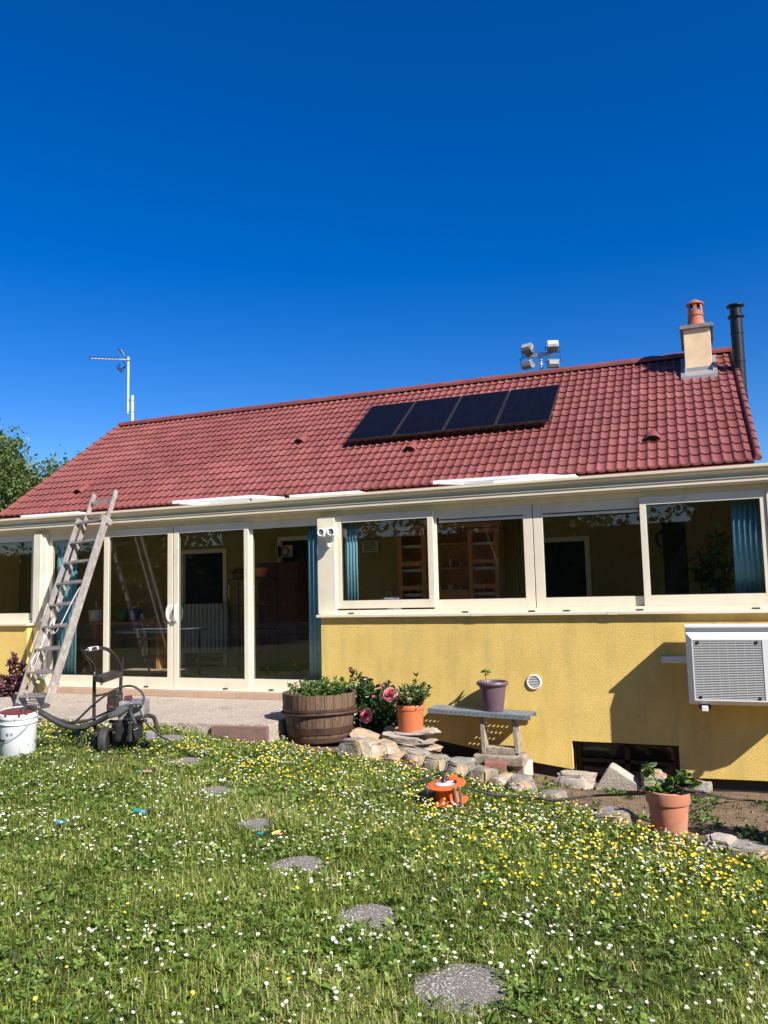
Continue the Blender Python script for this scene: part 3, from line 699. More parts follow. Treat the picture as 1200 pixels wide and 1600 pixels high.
# floodlight mast behind the house
my = 13.; mt = on_y(844.5, 553, my); s_ = (on_y(854, 553, my)-mt).x/10
fm = thing('floodlight_mast', 'four floodlights on a galvanised mast rising behind the roof', 'floodlight mast', (mt.x, my, -.2))
b = MB(); b.tube([(mt.x, my, -.2), (mt.x, my, mt.z+.05)], .055, 12); b.build('mast', M['galv'], fm, smooth=60)
L0, L1 = on_y(824, 557, my), on_y(864, 552.5, my)
b = MB(); b.beam(L0, L1, .10, .10); b.build('crossbar', M['galv'], fm)
for px, py, yaw_, pt in ((825, 545, -22, 10), (863, 541, 18, 18), (825, 569, -25, -30), (864, 567, 22, -24)):
    c = on_y(px, py, my-.05); mm = Matrix.Translation(c) @ Matrix.Rotation(R(yaw_), 4, 'Z') @ Matrix.Rotation(R(-pt), 4, 'X')
    w, h, d = .17, .13, .13; b = MB()
    ring = [(-w, -d, -h*.7), (w, -d, -h*.7), (w, -d, h*.9), (-w, -d, h*.9), (-w*.85, d, -h), (w*.85, d, -h), (w*.85, d*.6, h*.8), (-w*.85, d*.6, h*.8), (-w*.95, -d*.2, -h*1.1), (w*.95, -d*.2, -h*1.1)]
    b.add([mm @ Vector(v) for v in ring], [(0, 1, 2, 3), (3, 2, 6, 7), (7, 6, 5, 4), (4, 5, 9, 8), (8, 9, 1, 0), (1, 9, 5, 6, 2), (0, 3, 7, 4, 8)])
    lp = b.build('floodlight', M['machine'], fm, bevel=.02)
    b = MB(); b.box((-w*.75, -d-.012, -h*.05), (w*.75, -d-.004, h*.72), mm); b.build('lens', M['white'], lp)
    b = MB(); q = [mm @ Vector(v) for v in ((-w-.03, 0, 0), (-w-.03, 0, -.2 if py < 557 else .2), (w+.03, 0, -.2 if py < 557 else .2), (w+.03, 0, 0))]; b.tube(q, .014, 6); b.build('yoke', M['black'], lp)
# twin spot light on the post
pl = on_y(516, 845, -.1)
sp = thing('security_light', 'white twin spotlight with motion sensor on the cream post by the door', 'spotlight', tuple(pl))
b = MB(); b.lathe([(.001, 0), (.05, 0), (.055, .02), (.045, .05), (.001, .055)], pl+Vector((-.0, .02, .01)), 20, rx); b.box(tuple(pl+Vector((-.03, -.04, -.05))), tuple(pl+Vector((.03, .0, .03)))); b.build('sensor_body', M['whiteplastic'], sp, smooth=35, bevel=.006)
b = MB(); b.lathe([(.001, -.02), (.022, -.015), (.03, .01), (.03, .03)], pl+Vector((0, -.05, -.065)), 16); b.build('sensor_eye', M['whiteplastic'], sp, smooth=40)
for dx in (-.075, .065):
    c = pl+Vector((dx, -.05, .105)); b = MB(); b.box(tuple(c-Vector((.055, .05, .055))), tuple(c+Vector((.055, .04, .055)))); b.lathe([(.035, .0), (.05, .0), (.05, .02), (.04, .022), (.035, .0)], c+Vector((0, -.05, 0)), 20, rx)
    hd = b.build('lamp_head', M['whiteplastic'], sp, smooth=35, bevel=.012)
    b = MB(); b.lathe([(.001, .008), (.036, .006)], c+Vector((0, -.05, 0)), 20, rx); b.build('lens', M['machine'], hd)
    b = MB(); b.tube([c-Vector((0, -.02, .05)), pl+Vector((0, -.01, .03))], .014, 8); b.build('arm', M['whiteplastic'], sp)
# heat pump
ac = thing('heat_pump', 'white outdoor heat pump hung on the yellow wall below the windows', 'heat pump', (.25, -.4, .14))
ax0, ax1, ay0, ay1, az0, az1 = -.245, .86, -.62, -.29, .155, .93
b = MB(); b.box((ax0, ay0+.06, az0), (ax1, ay1, az1-.012)); b.build('casing', M['whiteplastic'], ac, bevel=.01)
b = MB(); b.box((ax0-.012, ay0+.03, az1-.011), (ax1+.012, ay1+.01, az1+.018)); b.build('top_cover', M['whiteplastic'], ac, bevel=.008)
# front panel with grille recess
gx0, gx1, gz0, gz1 = -.18, .46, .215, .80
b = MB()
def cham(p0, p1): return None
fo = [(ax0+.002, az0+.006), (ax1-.01, az0+.006), (ax1-.01, .875), (ax0+.002, .875)]; fi = [(gx0-.008, gz0-.012), (ax1-.06, gz0-.012), (ax1-.06, gz1+.012), (gx0-.008, gz1+.012)]
Y0, Y1 = ay0+.058, ay0
b.add([(x, Y0, z) for x, z in fo]+[(x, Y1, z) for x, z in fi], [(i, (i+1) % 4, 4+(i+1) % 4, 4+i) for i in range(4)])
i2 = [(gx0, gz0), (gx1, gz0), (gx1, gz1), (gx0, gz1)]
b.add([(x, Y1, z) for x, z in fi]+[(x, Y1, z) for x, z in i2]+[(x, Y0-.002, z) for x, z in i2], [(0, 1, 5, 4), (1, 2, 6, 5), (2, 3, 7, 6), (3, 0, 4, 7), (4, 5, 9, 8), (5, 6, 10, 9), (6, 7, 11, 10), (7, 4, 8, 11)])
b.build('front_panel', M['whiteplastic'], ac)
b = MB(); b.box((gx0, Y0-.004, gz0), (gx1, Y0-.001, gz1)); b.build('grille_back', M['rubber'], ac)
b = MB(); nz = 36
for i in range(nz):
    z = gz0+(i+.5)*(gz1-gz0)/nz; b.beam((gx0, Y1+.008, z), (gx1, Y1+.008, z), .008, .006)
for i in range(1, 8):
    x = gx0+i*(gx1-gx0)/8; b.beam((x, Y1+.03, gz0), (x, Y1+.03, gz1), .0025, .0025, (0, 1, 0))
gr = b.build('grille', M['whiteplastic'], ac)
for x, z in ((gx0+.05, gz1-.02), (gx1-.05, gz1-.02), (gx0+.05, gz0+.02), (gx1-.05, gz0+.02)):
    b = MB(); b.box((x-.011, Y1-.004, z-.012), (x+.011, Y1+.006, z+.012)); b.build('clip', M['black'], gr)
b = MB()
gc = Vector(((gx0+gx1)/2, Y0-.006, (gz0+gz1)/2)); 
b.lathe([(.285, 0), (.292, 0), (.292, .003)], gc, 40, rx); b.build('fan', M['rubber'], ac)
for x in (-.10, .62):
    b = MB(); b.box((x-.02, -.60, az0-.05), (x+.02, TY-.001, az0-.012)); b.box((x-.02, -.20, az0-.10), (x+.02, TY-.002, az0-.051))
    br2 = b.build('bracket', M['galv'], ac, bevel=.003)
    b = MB(); b.box((x-.03, -.61, az0-.06), (x+.03, -.575, az0-.005)); b.build('bracket_end', M['whiteplastic'], br2, bevel=.006)
    b = MB(); b.lathe([(.001, -.035), (.05, -.035), (.062, -.02), (.06, .0), (.001, .0)], (x, -.53, az0-.008), 16); b.build('rubber_foot', M['rubber'], ac)
b = MB(); c0, c1 = on_y(1033, 1025.5, TY-.03), on_y(1072, 1036, TY-.03); b.box((c0.x, TY-.045, c1.z), (c1.x+.25, TY-.002, c0.z)); b.build('conduit', M['whiteplastic'], ac, bevel=.004)

# ================================================================ LADDER
def ladder():
    bl_, br2 = on_z(27, 1103, 0), on_z(69, 1107, 0)
    tl_, tr_ = on_y(122, 815, -.32), on_y(165, 806, -.32)       # head of the lower section
    root = thing('ladder', 'tall weathered aluminium extension ladder leaning against the gutter', 'ladder', tuple((bl_+br2)/2))
    wd = ((br2-bl_).length+(tr_-tl_).length)/2
    cb = (bl_+br2)/2; ct = (tl_+tr_)/2; up = (ct-cb); L = up.length; up.normalize()
    sd_ = ((br2-bl_).normalized()+(tr_-tl_).normalized()); sd_ = (sd_-up*sd_.dot(up)).normalized(); nf = sd_.cross(up).normalized()
    if nf.y > 0: nf = -nf
    hw = wd/2
    def rail(p0, p1, name='stile', w=.022, h=.072):
        b = MB(); d = (p1-p0).normalized()
        m = Matrix((sd_, d, nf)).transposed().to_4x4(); m.translation = p0
        Lr = (p1-p0).length
        b.box((-w/2, 0, -h/2), (w/2, Lr, -h/2+.012), m); b.box((-w/2, 0, h/2-.012), (w/2, Lr, h/2), m); b.box((-.004, 0, -h/2+.0125), (.004, Lr, h/2-.0125), m)
        return b.build(name, M['alu'], root, bevel=.002)
    for s in (-1, 1): rail(cb+sd_*hw*s, cb+sd_*hw*s+up*(L+.02))
    nr_ = 9; step = L*.1165
    def rung(p, w):
        b = MB(); m = Matrix((sd_, up, nf)).transposed().to_4x4(); m.translation = p
        m = m @ Matrix.Rotation(R(14), 4, 'X')
        b.box((-w, -.012, -.03), (w, .012, .03), m); b.box((-w, .0125, -.03), (w, .017, -.022), m); b.box((-w, .0125, .0), (w, .017, .006), m); b.box((-w, .0125, .024), (w, .017, .03), m)
        return b.build('rung', M['alu'], root, bevel=.003)
    for i in range(nr_): rung(cb+up*(L*.05+step*i), hw-.013)
    # fly section, nested inside behind the lower one
    off = -nf*.085; hw2 = hw-.045
    te = on_y(171, 748, -.36)
    L2 = (te-cb-off).dot(up)
    for s in (-1, 1): rail(cb+off+sd_*hw2*s+up*(L2-3.1), cb+off+sd_*hw2*s+up*L2, h=.07)
    for i in range(11): rung(cb+off+up*(L2-.16-i*step), hw2-.013)
    for s in (-1, 1):
        b = MB(); m = Matrix((sd_, up, nf)).transposed().to_4x4(); m.translation = cb+sd_*hw*s; b.box((-.02, -.03, -.05), (.02, .05, .05), m); b.build('foot', M['rubber'], root, bevel=.006)
    for s, k in ((-1, 0), (1, 0)):
        b = MB(); m = Matrix((sd_, up, nf)).transposed().to_4x4(); m.translation = cb+sd_*(hw-.02)*s+up*(L-.02); b.box((-.03, -.05, -.15), (.012, .04, .045), m); b.build('guide_bracket', M['alu'], root, bevel=.004)
    b = MB(); p0 = cb+up*1.75+sd_*(hw-.05)
    b.tube(spline([p0-nf*.02, p0+up*-.3-sd_*.03+nf*.03, p0+up*-.62-sd_*.12+nf*.02, p0+up*-.75-sd_*.25-nf*.02, p0-up*.55-sd_*.33, p0-up*.85-sd_*.38, p0-up*1.15-sd_*.44+nf*.03, p0-up*1.2-sd_*.40, p0-up*.8-sd_*.36+nf*.02]), .005, 6)
    b.build('rope', M['white'], root, smooth=60)
ladder()

# ================================================================ vegetation tools
def leaf_cloud(name, m, centers, dirs, size, parent=None, asp=.5, jitter=.3, fold=.25, tone=None):
    """one mesh of pointed folded leaves (6 verts, 4 faces each)"""
    n = len(centers); c = np.asarray(centers, float); d = np.asarray(dirs, float); d /= np.linalg.norm(d, axis=1)[:, None]+1e-9
    s = (size if np.ndim(size) else np.full(n, size))*rng.uniform(1-jitter, 1+jitter, n)
    rv = rng.normal(size=(n, 3)); w = np.cross(d, rv); w /= np.linalg.norm(w, axis=1)[:, None]+1e-9; nn = np.cross(w, d)
    L = s[:, None]; W = L*asp/2
    p0 = c; p1 = c+d*L*.35+w*W+nn*L*fold*.35; p2 = c+d*L*.35-w*W+nn*L*fold*.35; p3 = c+d*L*.4; p4 = c+d*L-nn*L*.12; p5 = c+d*L*.72+w*W*.75+nn*L*fold*.25; p6 = c+d*L*.72-w*W*.75+nn*L*fold*.25
    v = np.stack([p0, p1, p2, p3, p4, p5, p6], 1).reshape(-1, 3)
    base = np.array([0, 1, 3, 0, 3, 2, 1, 5, 4, 3, 3, 4, 6, 2]); sizes = np.array([3, 3, 4, 4])
    idx = (base[None, :]+7*np.arange(n)[:, None]).ravel(); sz = np.tile(sizes, n)
    t = rng.uniform(0, 1, n) if tone is None else tone
    o = raw_mesh(name, v, idx, sz, m, np.repeat(t, 7), parent)
    return o
def bush_pts(c, rad, n, clumps=14, hollow=.4, flat=1.):
    """leaf positions and directions gathered in uneven clumps"""
    c = np.array(c); P = []; D = []
    cl = rng.normal(size=(clumps, 3)); cl /= np.linalg.norm(cl, axis=1)[:, None]; cl *= rng.uniform(hollow, 1, clumps)[:, None]
    sizes = rng.uniform(.25, .5, clumps)
    for i in range(n):
        k = rng.integers(clumps); v = rng.normal(size=3); v = v/np.linalg.norm(v)*rng.uniform(0, 1)**.4*sizes[k]
        u = cl[k]+v; P.append(c+u*np.array(rad)); D.append(u*.6+rng.normal(size=3)*.7+np.array([0, 0, .3]))
    return P, D
def make_tree(name, label, base, h, rad, nleaf, leafsize, seed, cat='tree', group=None, trunk_r=.14, mleaf='leaf_tree', levels=3, wide=1.):
    global rng
    rng = np.random.default_rng(seed); rd = random.Random(seed)
    t = thing(name, label, cat, tuple(base), group); base = Vector(base); b = MB(); tips = []
    def branch(p, d, L, r, lev):
        pts = [p]; q = p; dd = d.copy(); n = 4
        for i in range(n):
            dd = (dd+Vector((rd.uniform(-.22, .22), rd.uniform(-.22, .22), rd.uniform(-.06, .16)))).normalized(); q = q+dd*L/n; pts.append(q)
        b.tube(pts, [r*(1-.5*i/n) for i in range(n+1)], 7 if lev < 2 else 5)
        if lev >= levels: tips.extend(pts[1:]); return
        k = 5 if lev == 0 else 4
        for i in range(k):
            j = rd.randint(1, n) if lev else rd.randint(2, n); a = rd.uniform(0, 6.283); spread = rd.uniform(.45, 1.)*wide
            pr = dd.orthogonal().normalized(); pr.rotate(Matrix.Rotation(a, 3, dd))
            branch(pts[j], (dd*.8+pr*spread).normalized(), L*rd.uniform(.55, .75), r*.5, lev+1)
        if lev: tips.append(pts[-1])
    branch(base, Vector((0, 0, 1)), h*.42, trunk_r, 0)
    b.build('trunk', M['bark'], t, smooth=60)
    tips = np.array([tuple(p) for p in tips]); k = rng.integers(len(tips), size=nleaf)
    P = tips[k]+rng.normal(size=(nleaf, 3))*rad*.062; D = rng.normal(size=(nleaf, 3))*.8+np.array([0, 0, -.1])
    tone = np.clip(rng.uniform(0, 1, len(tips))[k]*.6+rng.uniform(0, .5, nleaf), 0, 1)
    leaf_cloud('crown', M[mleaf], P, D, leafsize, t, .55, tone=tone)
    return t
def stem_plant(t, base, n, h, spread, leaf_n, leaf_s, ml, ms='stem', lean=.3, asp=.45, seed=1, r=.004):
    global rng
    rng = np.random.default_rng(seed); rd = random.Random(seed); b = MB(); P = []; D = []; tops = []
    for i in range(n):
        a = rd.uniform(0, 6.283); q = rd.uniform(0, 1)**.6; p0 = Vector(base)+Vector((math.cos(a)*spread*q*.6, math.sin(a)*spread*q*.6, 0))
        hh = h*rd.uniform(.6, 1.05); out_ = Vector((math.cos(a), math.sin(a), 0))*spread*q*lean*3
        pts = [p0+out_*(s*s)+Vector((rd.uniform(-.01, .01), rd.uniform(-.01, .01), hh*s)) for s in (0, .25, .5, .75, 1)]
        b.tube(pts, [r*(1-.6*s) for s in (0, .25, .5, .75, 1)], 5); tops.append(pts[-1])
        for k in range(leaf_n):
            s = (k+rd.uniform(.3, 1))/leaf_n*4; j = min(3, int(s)); p = pts[j].lerp(pts[j+1], s-j); aa = rd.uniform(0, 6.283)
            P.append(tuple(p)); D.append((math.cos(aa), math.sin(aa), rd.uniform(-.1, .6)))
        for k in range(4): aa = rd.uniform(0, 6.283); P.append(tuple(pts[-1])); D.append((math.cos(aa)*.6, math.sin(aa)*.6, .8))
    b.build('stem', M[ms], t, smooth=60)
    leaf_cloud('foliage', M[ml], P, D, leaf_s, t, asp)
    return tops

# ================================================================ pots, barrel, stones, bench
def pot(b, c, r_top, r_bot, h, rim=.03, rimh=.05, th=.012, n=40):
    b.lathe([(.001, 0), (r_bot, 0), (r_bot+.004, .004), (r_top-rim*.6, h-rimh), (r_top-.002, h-rimh+.002), (r_top, h-rimh+.006), (r_top, h-.006), (r_top-.004, h), (r_top-th, h), (r_top-th-.004, h-.01), (r_top-th-rim*.5, h-rimh), (r_top-th-rim*.5, h-.13*0-rimh-.03)], c, n)
    return b
# half barrel
bf = on_g(500, 1168); BC = back(bf, .335); BC.z = -.22; k143 = 1/143.
rt, rbt, hb = .402, .325, .51
bt = thing('barrel_planter', 'half oak barrel planter with rusty hoops at the end of the terrace', 'planter', tuple(BC))
b = MB(); pr_ = [(.001, .0), (rbt, 0)]+[(rbt+(rt-rbt)*math.sin(s*math.pi/2*1.0)**.9, hb*s) for s in (.15, .3, .45, .6, .75, .9, 1)]+[(rt-.03, hb), (rt-.035, hb-.02), (rt-.05, hb-.11)]
nst = 26; vs = []; fs = []
pr2 = pr_[1:]
for i in range(nst):                                        # separate staves with thin seams, one body
    a0 = 2*math.pi*i/nst+.006; a1 = 2*math.pi*(i+1)/nst-.006; o_ = len(vs); n_ = 3; jr = random.uniform(-.004, .003); jz = random.uniform(-.008, .004)
    for (r, z) in pr2:
        for k in range(n_): a = a0+(a1-a0)*k/(n_-1); vs.append((BC.x+(r+jr)*math.cos(a), BC.y+(r+jr)*math.sin(a), BC.z+z+(jz if z > .4 else 0)))
    for q in range(len(pr2)-1):
        for k in range(n_-1): fs.append((o_+q*n_+k, o_+q*n_+k+1, o_+(q+1)*n_+k+1, o_+(q+1)*n_+k))
b.add(vs, fs); b.build('staves', M['wood'], bt, smooth=40)
b = MB(); b.lathe([(rbt-.02, 0), (rt-.03, hb*.6), (rt-.04, hb-.06)], BC, 40); b.build('lining', M['bgap'], bt)
def rb_(s): return rbt+(rt-rbt)*math.sin(s*math.pi/2)**.9
for s0, s1 in ((.02, .12), (.19, .33), (.57, .62), (.65, .71)):
    b = MB(); b.lathe([(rb_(s0)+.001, hb*s0), (rb_(s0)+.008, hb*s0), (rb_(s1)+.008, hb*s1), (rb_(s1)+.001, hb*s1)], BC, 48); b.build('hoop', M['hoop'], bt, smooth=30)
b = MB(); b.tube([BC+Vector((math.cos(a)*(rb_(.62)+.02), math.sin(a)*(rb_(.62)+.02), hb*(.60-.02*math.sin(a*2)))) for a in np.linspace(0, 6.283, 40)], .012, 6); b.build('hoop', M['hoop'], bt, smooth=60)
b = MB(); b.lathe([(.001, hb-.07), (.2, hb-.075), (rt-.045, hb-.10)], BC, 30); b.build('soil', M['soil'], bt)
pt_ = thing('green_plant', 'bushy bright green plant growing in the half barrel', 'plant', tuple(BC+Vector((.06, -.02, hb-.08))))
stem_plant(pt_, BC+Vector((.06, -.02, hb-.09)), 80, .19, .31, 13, .042, 'leaf', lean=.22, seed=11, asp=.5)
wp = thing('wispy_weed', 'pale wispy weed at the left rim of the half barrel', 'plant', tuple(BC+Vector((-.2, .05, hb-.09))))
stem_plant(wp, BC+Vector((-.22, .08, hb-.09)), 9, .16, .09, 7, .035, 'leaf_var', lean=.4, seed=12)

# rose bush
rc = on_g(570, 1150); RB = Vector((on_y(578, 1130, -.72).x, -.72, ground(on_y(578, 1130, -.72).x, -.72)))
ro = thing('rose_bush', 'dark leaved rose bush with pink blooms between barrel and orange pot', 'rose bush', tuple(RB))
rng = np.random.default_rng(21); b = MB()
cen = on_y(584, 1112, -.72)
P, D = bush_pts(tuple(cen+Vector((0, 0, .0))), (.30, .26, .33), 2000, 30, .2)
P2, D2 = bush_pts(tuple(on_y(566, 1082, -.75)), (.14, .16, .13), 260, 9, .2); P3, D3 = bush_pts(tuple(on_y(575, 1145, -.75)), (.2, .2, .2), 420, 9, .2)
tips = [on_y(547, 1050, -.8), on_y(563, 1056, -.75), on_y(574, 1060, -.72), on_y(597, 1070, -.72), on_y(540, 1068, -.8), on_y(606, 1066, -.7), on_y(616, 1085, -.75), on_y(552, 1048, -.8)]
for tp_ in tips:
    m_ = cen.lerp(tp_, .5)+Vector((random.uniform(-.05, .05), 0, .02)); pts = spline([RB, cen.lerp(RB, .4), m_, tp_], 5); b.tube(pts, [.008*(1-.65*i/(len(pts)-1)) for i in range(len(pts))], 6)
    for k in range(8):
        q = pts[-1-k//2]; P2.append(tuple(q)); D2.append((random.uniform(-1, 1), random.uniform(-1, 1), random.uniform(-.2, .5)))
b.build('stem', M['brownstem'], ro, smooth=60)
leaf_cloud('foliage', M['leaf_dark'], P+P2+P3, D+D2+D3, .062, ro, .62)
def rose_flower(c, d, s, name='bloom'):
    b = MB(); mm = Matrix.Translation(c) @ rot_to(d)
    for ring, (n, rr_, tilt, sz) in enumerate(((3, .10, 80, .42), (5, .25, 66, .55), (6, .42, 48, .66), (7, .60, 28, .74), (8, .74, 8, .72))):
        for k in range(n):
            a = 2*math.pi*(k+.5*ring)/n+random.uniform(-.2, .2); tl2 = R(tilt+random.uniform(-9, 9)); vs = []
            for i in range(5):
                for j in range(5):
                    u = (i/4-.5)*sz*(.55+.55*math.sin(math.pi*(j/4)*.75)); v = j/4*sz*.85
                    cup = -.35*u*u/sz-.25*(v/sz)**2*sz+random.uniform(-.015, .015); 
                    x = rr_*.55+v*math.cos(tl2)-cup*math.sin(tl2)*-1; z = -.1-.04*ring+v*math.sin(tl2)+cup*math.cos(tl2)
                    p = Vector((x, u, z)); p.rotate(Matrix.Rotation(a, 3, 'Z')); vs.append(mm @ (p*s))
            b.add(vs, [(i*5+j, i*5+j+1, (i+1)*5+j+1, (i+1)*5+j) for i in range(4) for j in range(4)], max(0, min(1, ring/5+random.uniform(-.2, .2))))
    return b.build(name, M['rose'], ro, smooth=80, attr=True)
rose_flower(on_y(571, 1117.5, -1.13), (-.05, -.9, .3), .080); rose_flower(on_y(609, 1083.5, -1.34), (.15, -.8, .5), .082)
for px, py, s in ((547.5, 1046, .026), (597, 1070, .03), (574.5, 1057, .018), (583, 1087, .02)): rose_flower(on_y(px, py, -.8), (0, -.3, .9), s, 'bud')
b = MB()
for px, py in ((549, 1078), (553, 1085)):
    c = on_y(px, py, -1.0); b.lathe([(.001, .012), (.018, .008), (.022, 0), (.001, -.004)], c, 8)
b.build('pale_flower', M['petal'], ro)

# rocks
def rock(name, label, c, dims, seed, m='stone', rz=0., boxy=.2, group='border stones', amp=.10, tilt=(0, 0), cat='stone', sub=4):
    import bmesh
    bm = bmesh.new(); bmesh.ops.create_icosphere(bm, subdivisions=sub, radius=1)
    rot = Matrix.Rotation(rz, 3, 'Z') @ Matrix.Rotation(tilt[0], 3, 'X') @ Matrix.Rotation(tilt[1], 3, 'Y')
    rd = random.Random(seed); planes = [(Vector((rd.uniform(-1, 1), rd.uniform(-1, 1), rd.uniform(-1, 1))).normalized(), rd.uniform(.88, 1.25)) for _ in range(14)]
    for v in bm.verts:
        p = v.co.normalized(); q = Vector([math.copysign(abs(x)**boxy, x) for x in p]); 
        for n_, d_ in planes:
            e_ = q.dot(n_)-d_
            if e_ > 0: q -= n_*e_
        f = 1+amp*noise.noise(p*1.6+Vector((seed*3.1, 0, 0)))+amp*.6*noise.noise(p*4+Vector((seed, 5, 0)))+amp*.35*noise.noise(p*9+Vector((seed, 9, 2)))
        q = q*f; q = Vector((q.x*dims[0]/2, q.y*dims[1]/2, q.z*dims[2]/2)); v.co = rot @ q
    me = bpy.data.meshes.new(name); bm.to_mesh(me); bm.free(); o = bpy.data.objects.new(name, me); col.objects.link(o); o.location = c
    me.materials.append(M[m]); me.polygons.foreach_set('use_smooth', [True]*len(me.polygons)); me.set_sharp_from_angle(angle=R(38))
    return tag(o, label, cat, group)
def pxrock(x0, x1, y0, y1, label, seed, m='stone', depth=.28, name='border_stone', group='border stones edging the flower bed', sink=.04, **kw):
    g = on_g((x0+x1)/2, y1); mp = CM @ (np.array(g)-CC); s = mp[2]/F_PX; w = (x1-x0)*s*1.02; h = (y1-y0)*s*.86+sink
    kw.setdefault('rz', R(-15))
    return rock(name, label, (g.x, g.y+depth*.4, g.z+h/2-sink), (w, depth, h), seed, m, group=group, **kw)
pxrock(520, 577, 1152, 1184, 'big rough grey stone in front of the right side of the barrel', 1, 'stone', .30)
pxrock(553, 594, 1155, 1186, 'tan topped stone leaning behind the big grey border stone', 2, 'tanstone', .30, sink=.05)
pxrock(577, 617, 1158, 1187, 'square tan border stone below the tilted flat slab', 3, 'tanstone', .28)
pxrock(612, 636, 1168, 1189, 'small grey border stone right of the square tan stone', 4, 'stone', .22)
pxrock(632, 664, 1172, 1195, 'rounded grey border stone below the stacked slabs', 5, 'stone', .26)
pxrock(657, 698, 1179, 1204, 'cracked grey border stone in the middle of the row', 6, 'stone', .28)
pxrock(692, 733, 1186, 1216, 'steep sided grey border stone with a dark gap on its left', 7, 'stone', .26)
pxrock(730, 768, 1198, 1226, 'dark grey border stone just above the orange reel', 8, 'stone', .26)
pxrock(764, 794, 1212, 1232, 'tan border stone below the concrete bench foot', 9, 'tanstone', .24)
pxrock(788, 832, 1217, 1238, 'flat low grey border stone at the end of the row', 10, 'stone', .3)
pxrock(832, 880, 1238, 1256, 'half buried grey stone in the earth past the border row', 12, 'stone', .3, sink=.12)
pxrock(930, 985, 1270, 1288, 'half buried pale stone at the lawn edge left of the terracotta pot', 13, 'stone', .3, sink=.08)
pxrock(1104, 1154, 1310, 1332, 'pale flat stone at the lawn edge right of the terracotta pot', 14, 'slab', .25, sink=.06)
pxrock(1150, 1215, 1325, 1343, 'long half buried stone at the right edge of the lawn', 15, 'stone', .25, sink=.08)
# slabs
g = on_g(570, 1178)
def slab(px, py, y, dims, label, seed, rz=0, tilt=(0, 0), m='slab', amp=.14, boxy=.55, name='flat_stone'):
    return rock(name, label, on_y(px, py, y), dims, seed, m, rz, boxy*.45, 'flat stones around the orange pot', amp, tilt)
slab(572, 1152, -1.35, (.36, .26, .055), 'tilted tan flat slab lying across the border stones', 31, R(-8), (R(14), R(22)), 'tanstone')
slab(646, 1144, -1.15, (.50, .34, .055), 'pale grey flat slab directly under the orange pot', 32, R(4), (0, R(-1)))
slab(630, 1152.5, -1.22, (.50, .36, .07), 'cracked pale slab second from the top of the stack', 33, R(10), (R(3), R(5)))
slab(650, 1159, -1.2, (.44, .34, .05), 'thin flaky slab third from the top of the stack', 34, R(-6), (0, R(-4)))
slab(652, 1167, -1.22, (.50, .32, .075), 'brownish slab at the bottom of the stack', 35, R(3), (0, R(2)), 'tanstone')
slab(607, 1140, -1.1, (.09, .08, .07), 'small tan cube of stone left of the orange pot', 36, 0, (0, 0), 'tanstone', .06, .35)
for i, (px, py, w, h, lab, md) in enumerate([(900, 1219, .42, .10, 'flat grey slab at the left foot of the cellar window', 'slab'), (1022, 1224, .25, .20, 'upright tan stone behind the plant of the terracotta pot', 'tanstone'), (1094, 1233, .20, .13, 'rounded tan stone in the shade below the wall', 'tanstone')]):
    y_ = -.55; c = on_y(px, py, y_); rock('loose_stone', lab, c, (w, .22, h+.06), 40+i, md, R(8*i-6), .25, 'loose stones by the cellar window', .12)
# triangular slab
y_ = -.62; b = MB(); tri = [on_y(px, py, y_) for px, py in ((929, 1236), (932, 1228), (948, 1202), (952, 1198), (958, 1200), (976, 1212), (994, 1224), (1001, 1232), (1000, 1237))]
n = len(tri); b.add([tuple(p) for p in tri]+[(p.x+.02, p.y+.10, p.z+.03) for p in tri], [tuple(range(n)), tuple(range(2*n-1, n-1, -1))]+[(i, n+i, n+(i+1) % n, (i+1) % n) for i in range(n)])
tag(b.build('loose_stone', M['slab'], None, bevel=.012, loc=tuple(tri[0])), 'triangular tan slab standing in front of the dark cellar window', 'stone', 'loose stones by the cellar window')

# orange pot on the slabs
op_ = on_y(642, 1142, -1.15)
po = thing('orange_pot', 'bright orange plastic flower pot standing on the stacked slabs', 'flower pot', tuple(op_))
kk = (CM @ (np.array(op_)-CC))[2]/F_PX
b = MB(); pot(b, op_, 22*kk, 18.5*kk, 41*kk, .012, .055, .01); b.build('pot', M['orangepot'], po, smooth=35)
b = MB(); b.lathe([(.001, 37*kk), (19.5*kk, 36*kk)], op_, 24); b.build('soil', M['soil'], po)
pp = thing('potted_shrub', 'variegated leafy shrub growing in the orange pot', 'plant', tuple(op_+Vector((0, 0, 36*kk))))
stem_plant(pp, op_+Vector((.02, 0, 35*kk)), 36, .21, .19, 14, .058, 'leaf_var', 'brownstem', .34, .4, 22)
stem_plant(pp, op_+Vector((.06, 0, 35*kk)), 2, .34, .02, 16, .05, 'leaf', 'stem', .3, .4, 23)

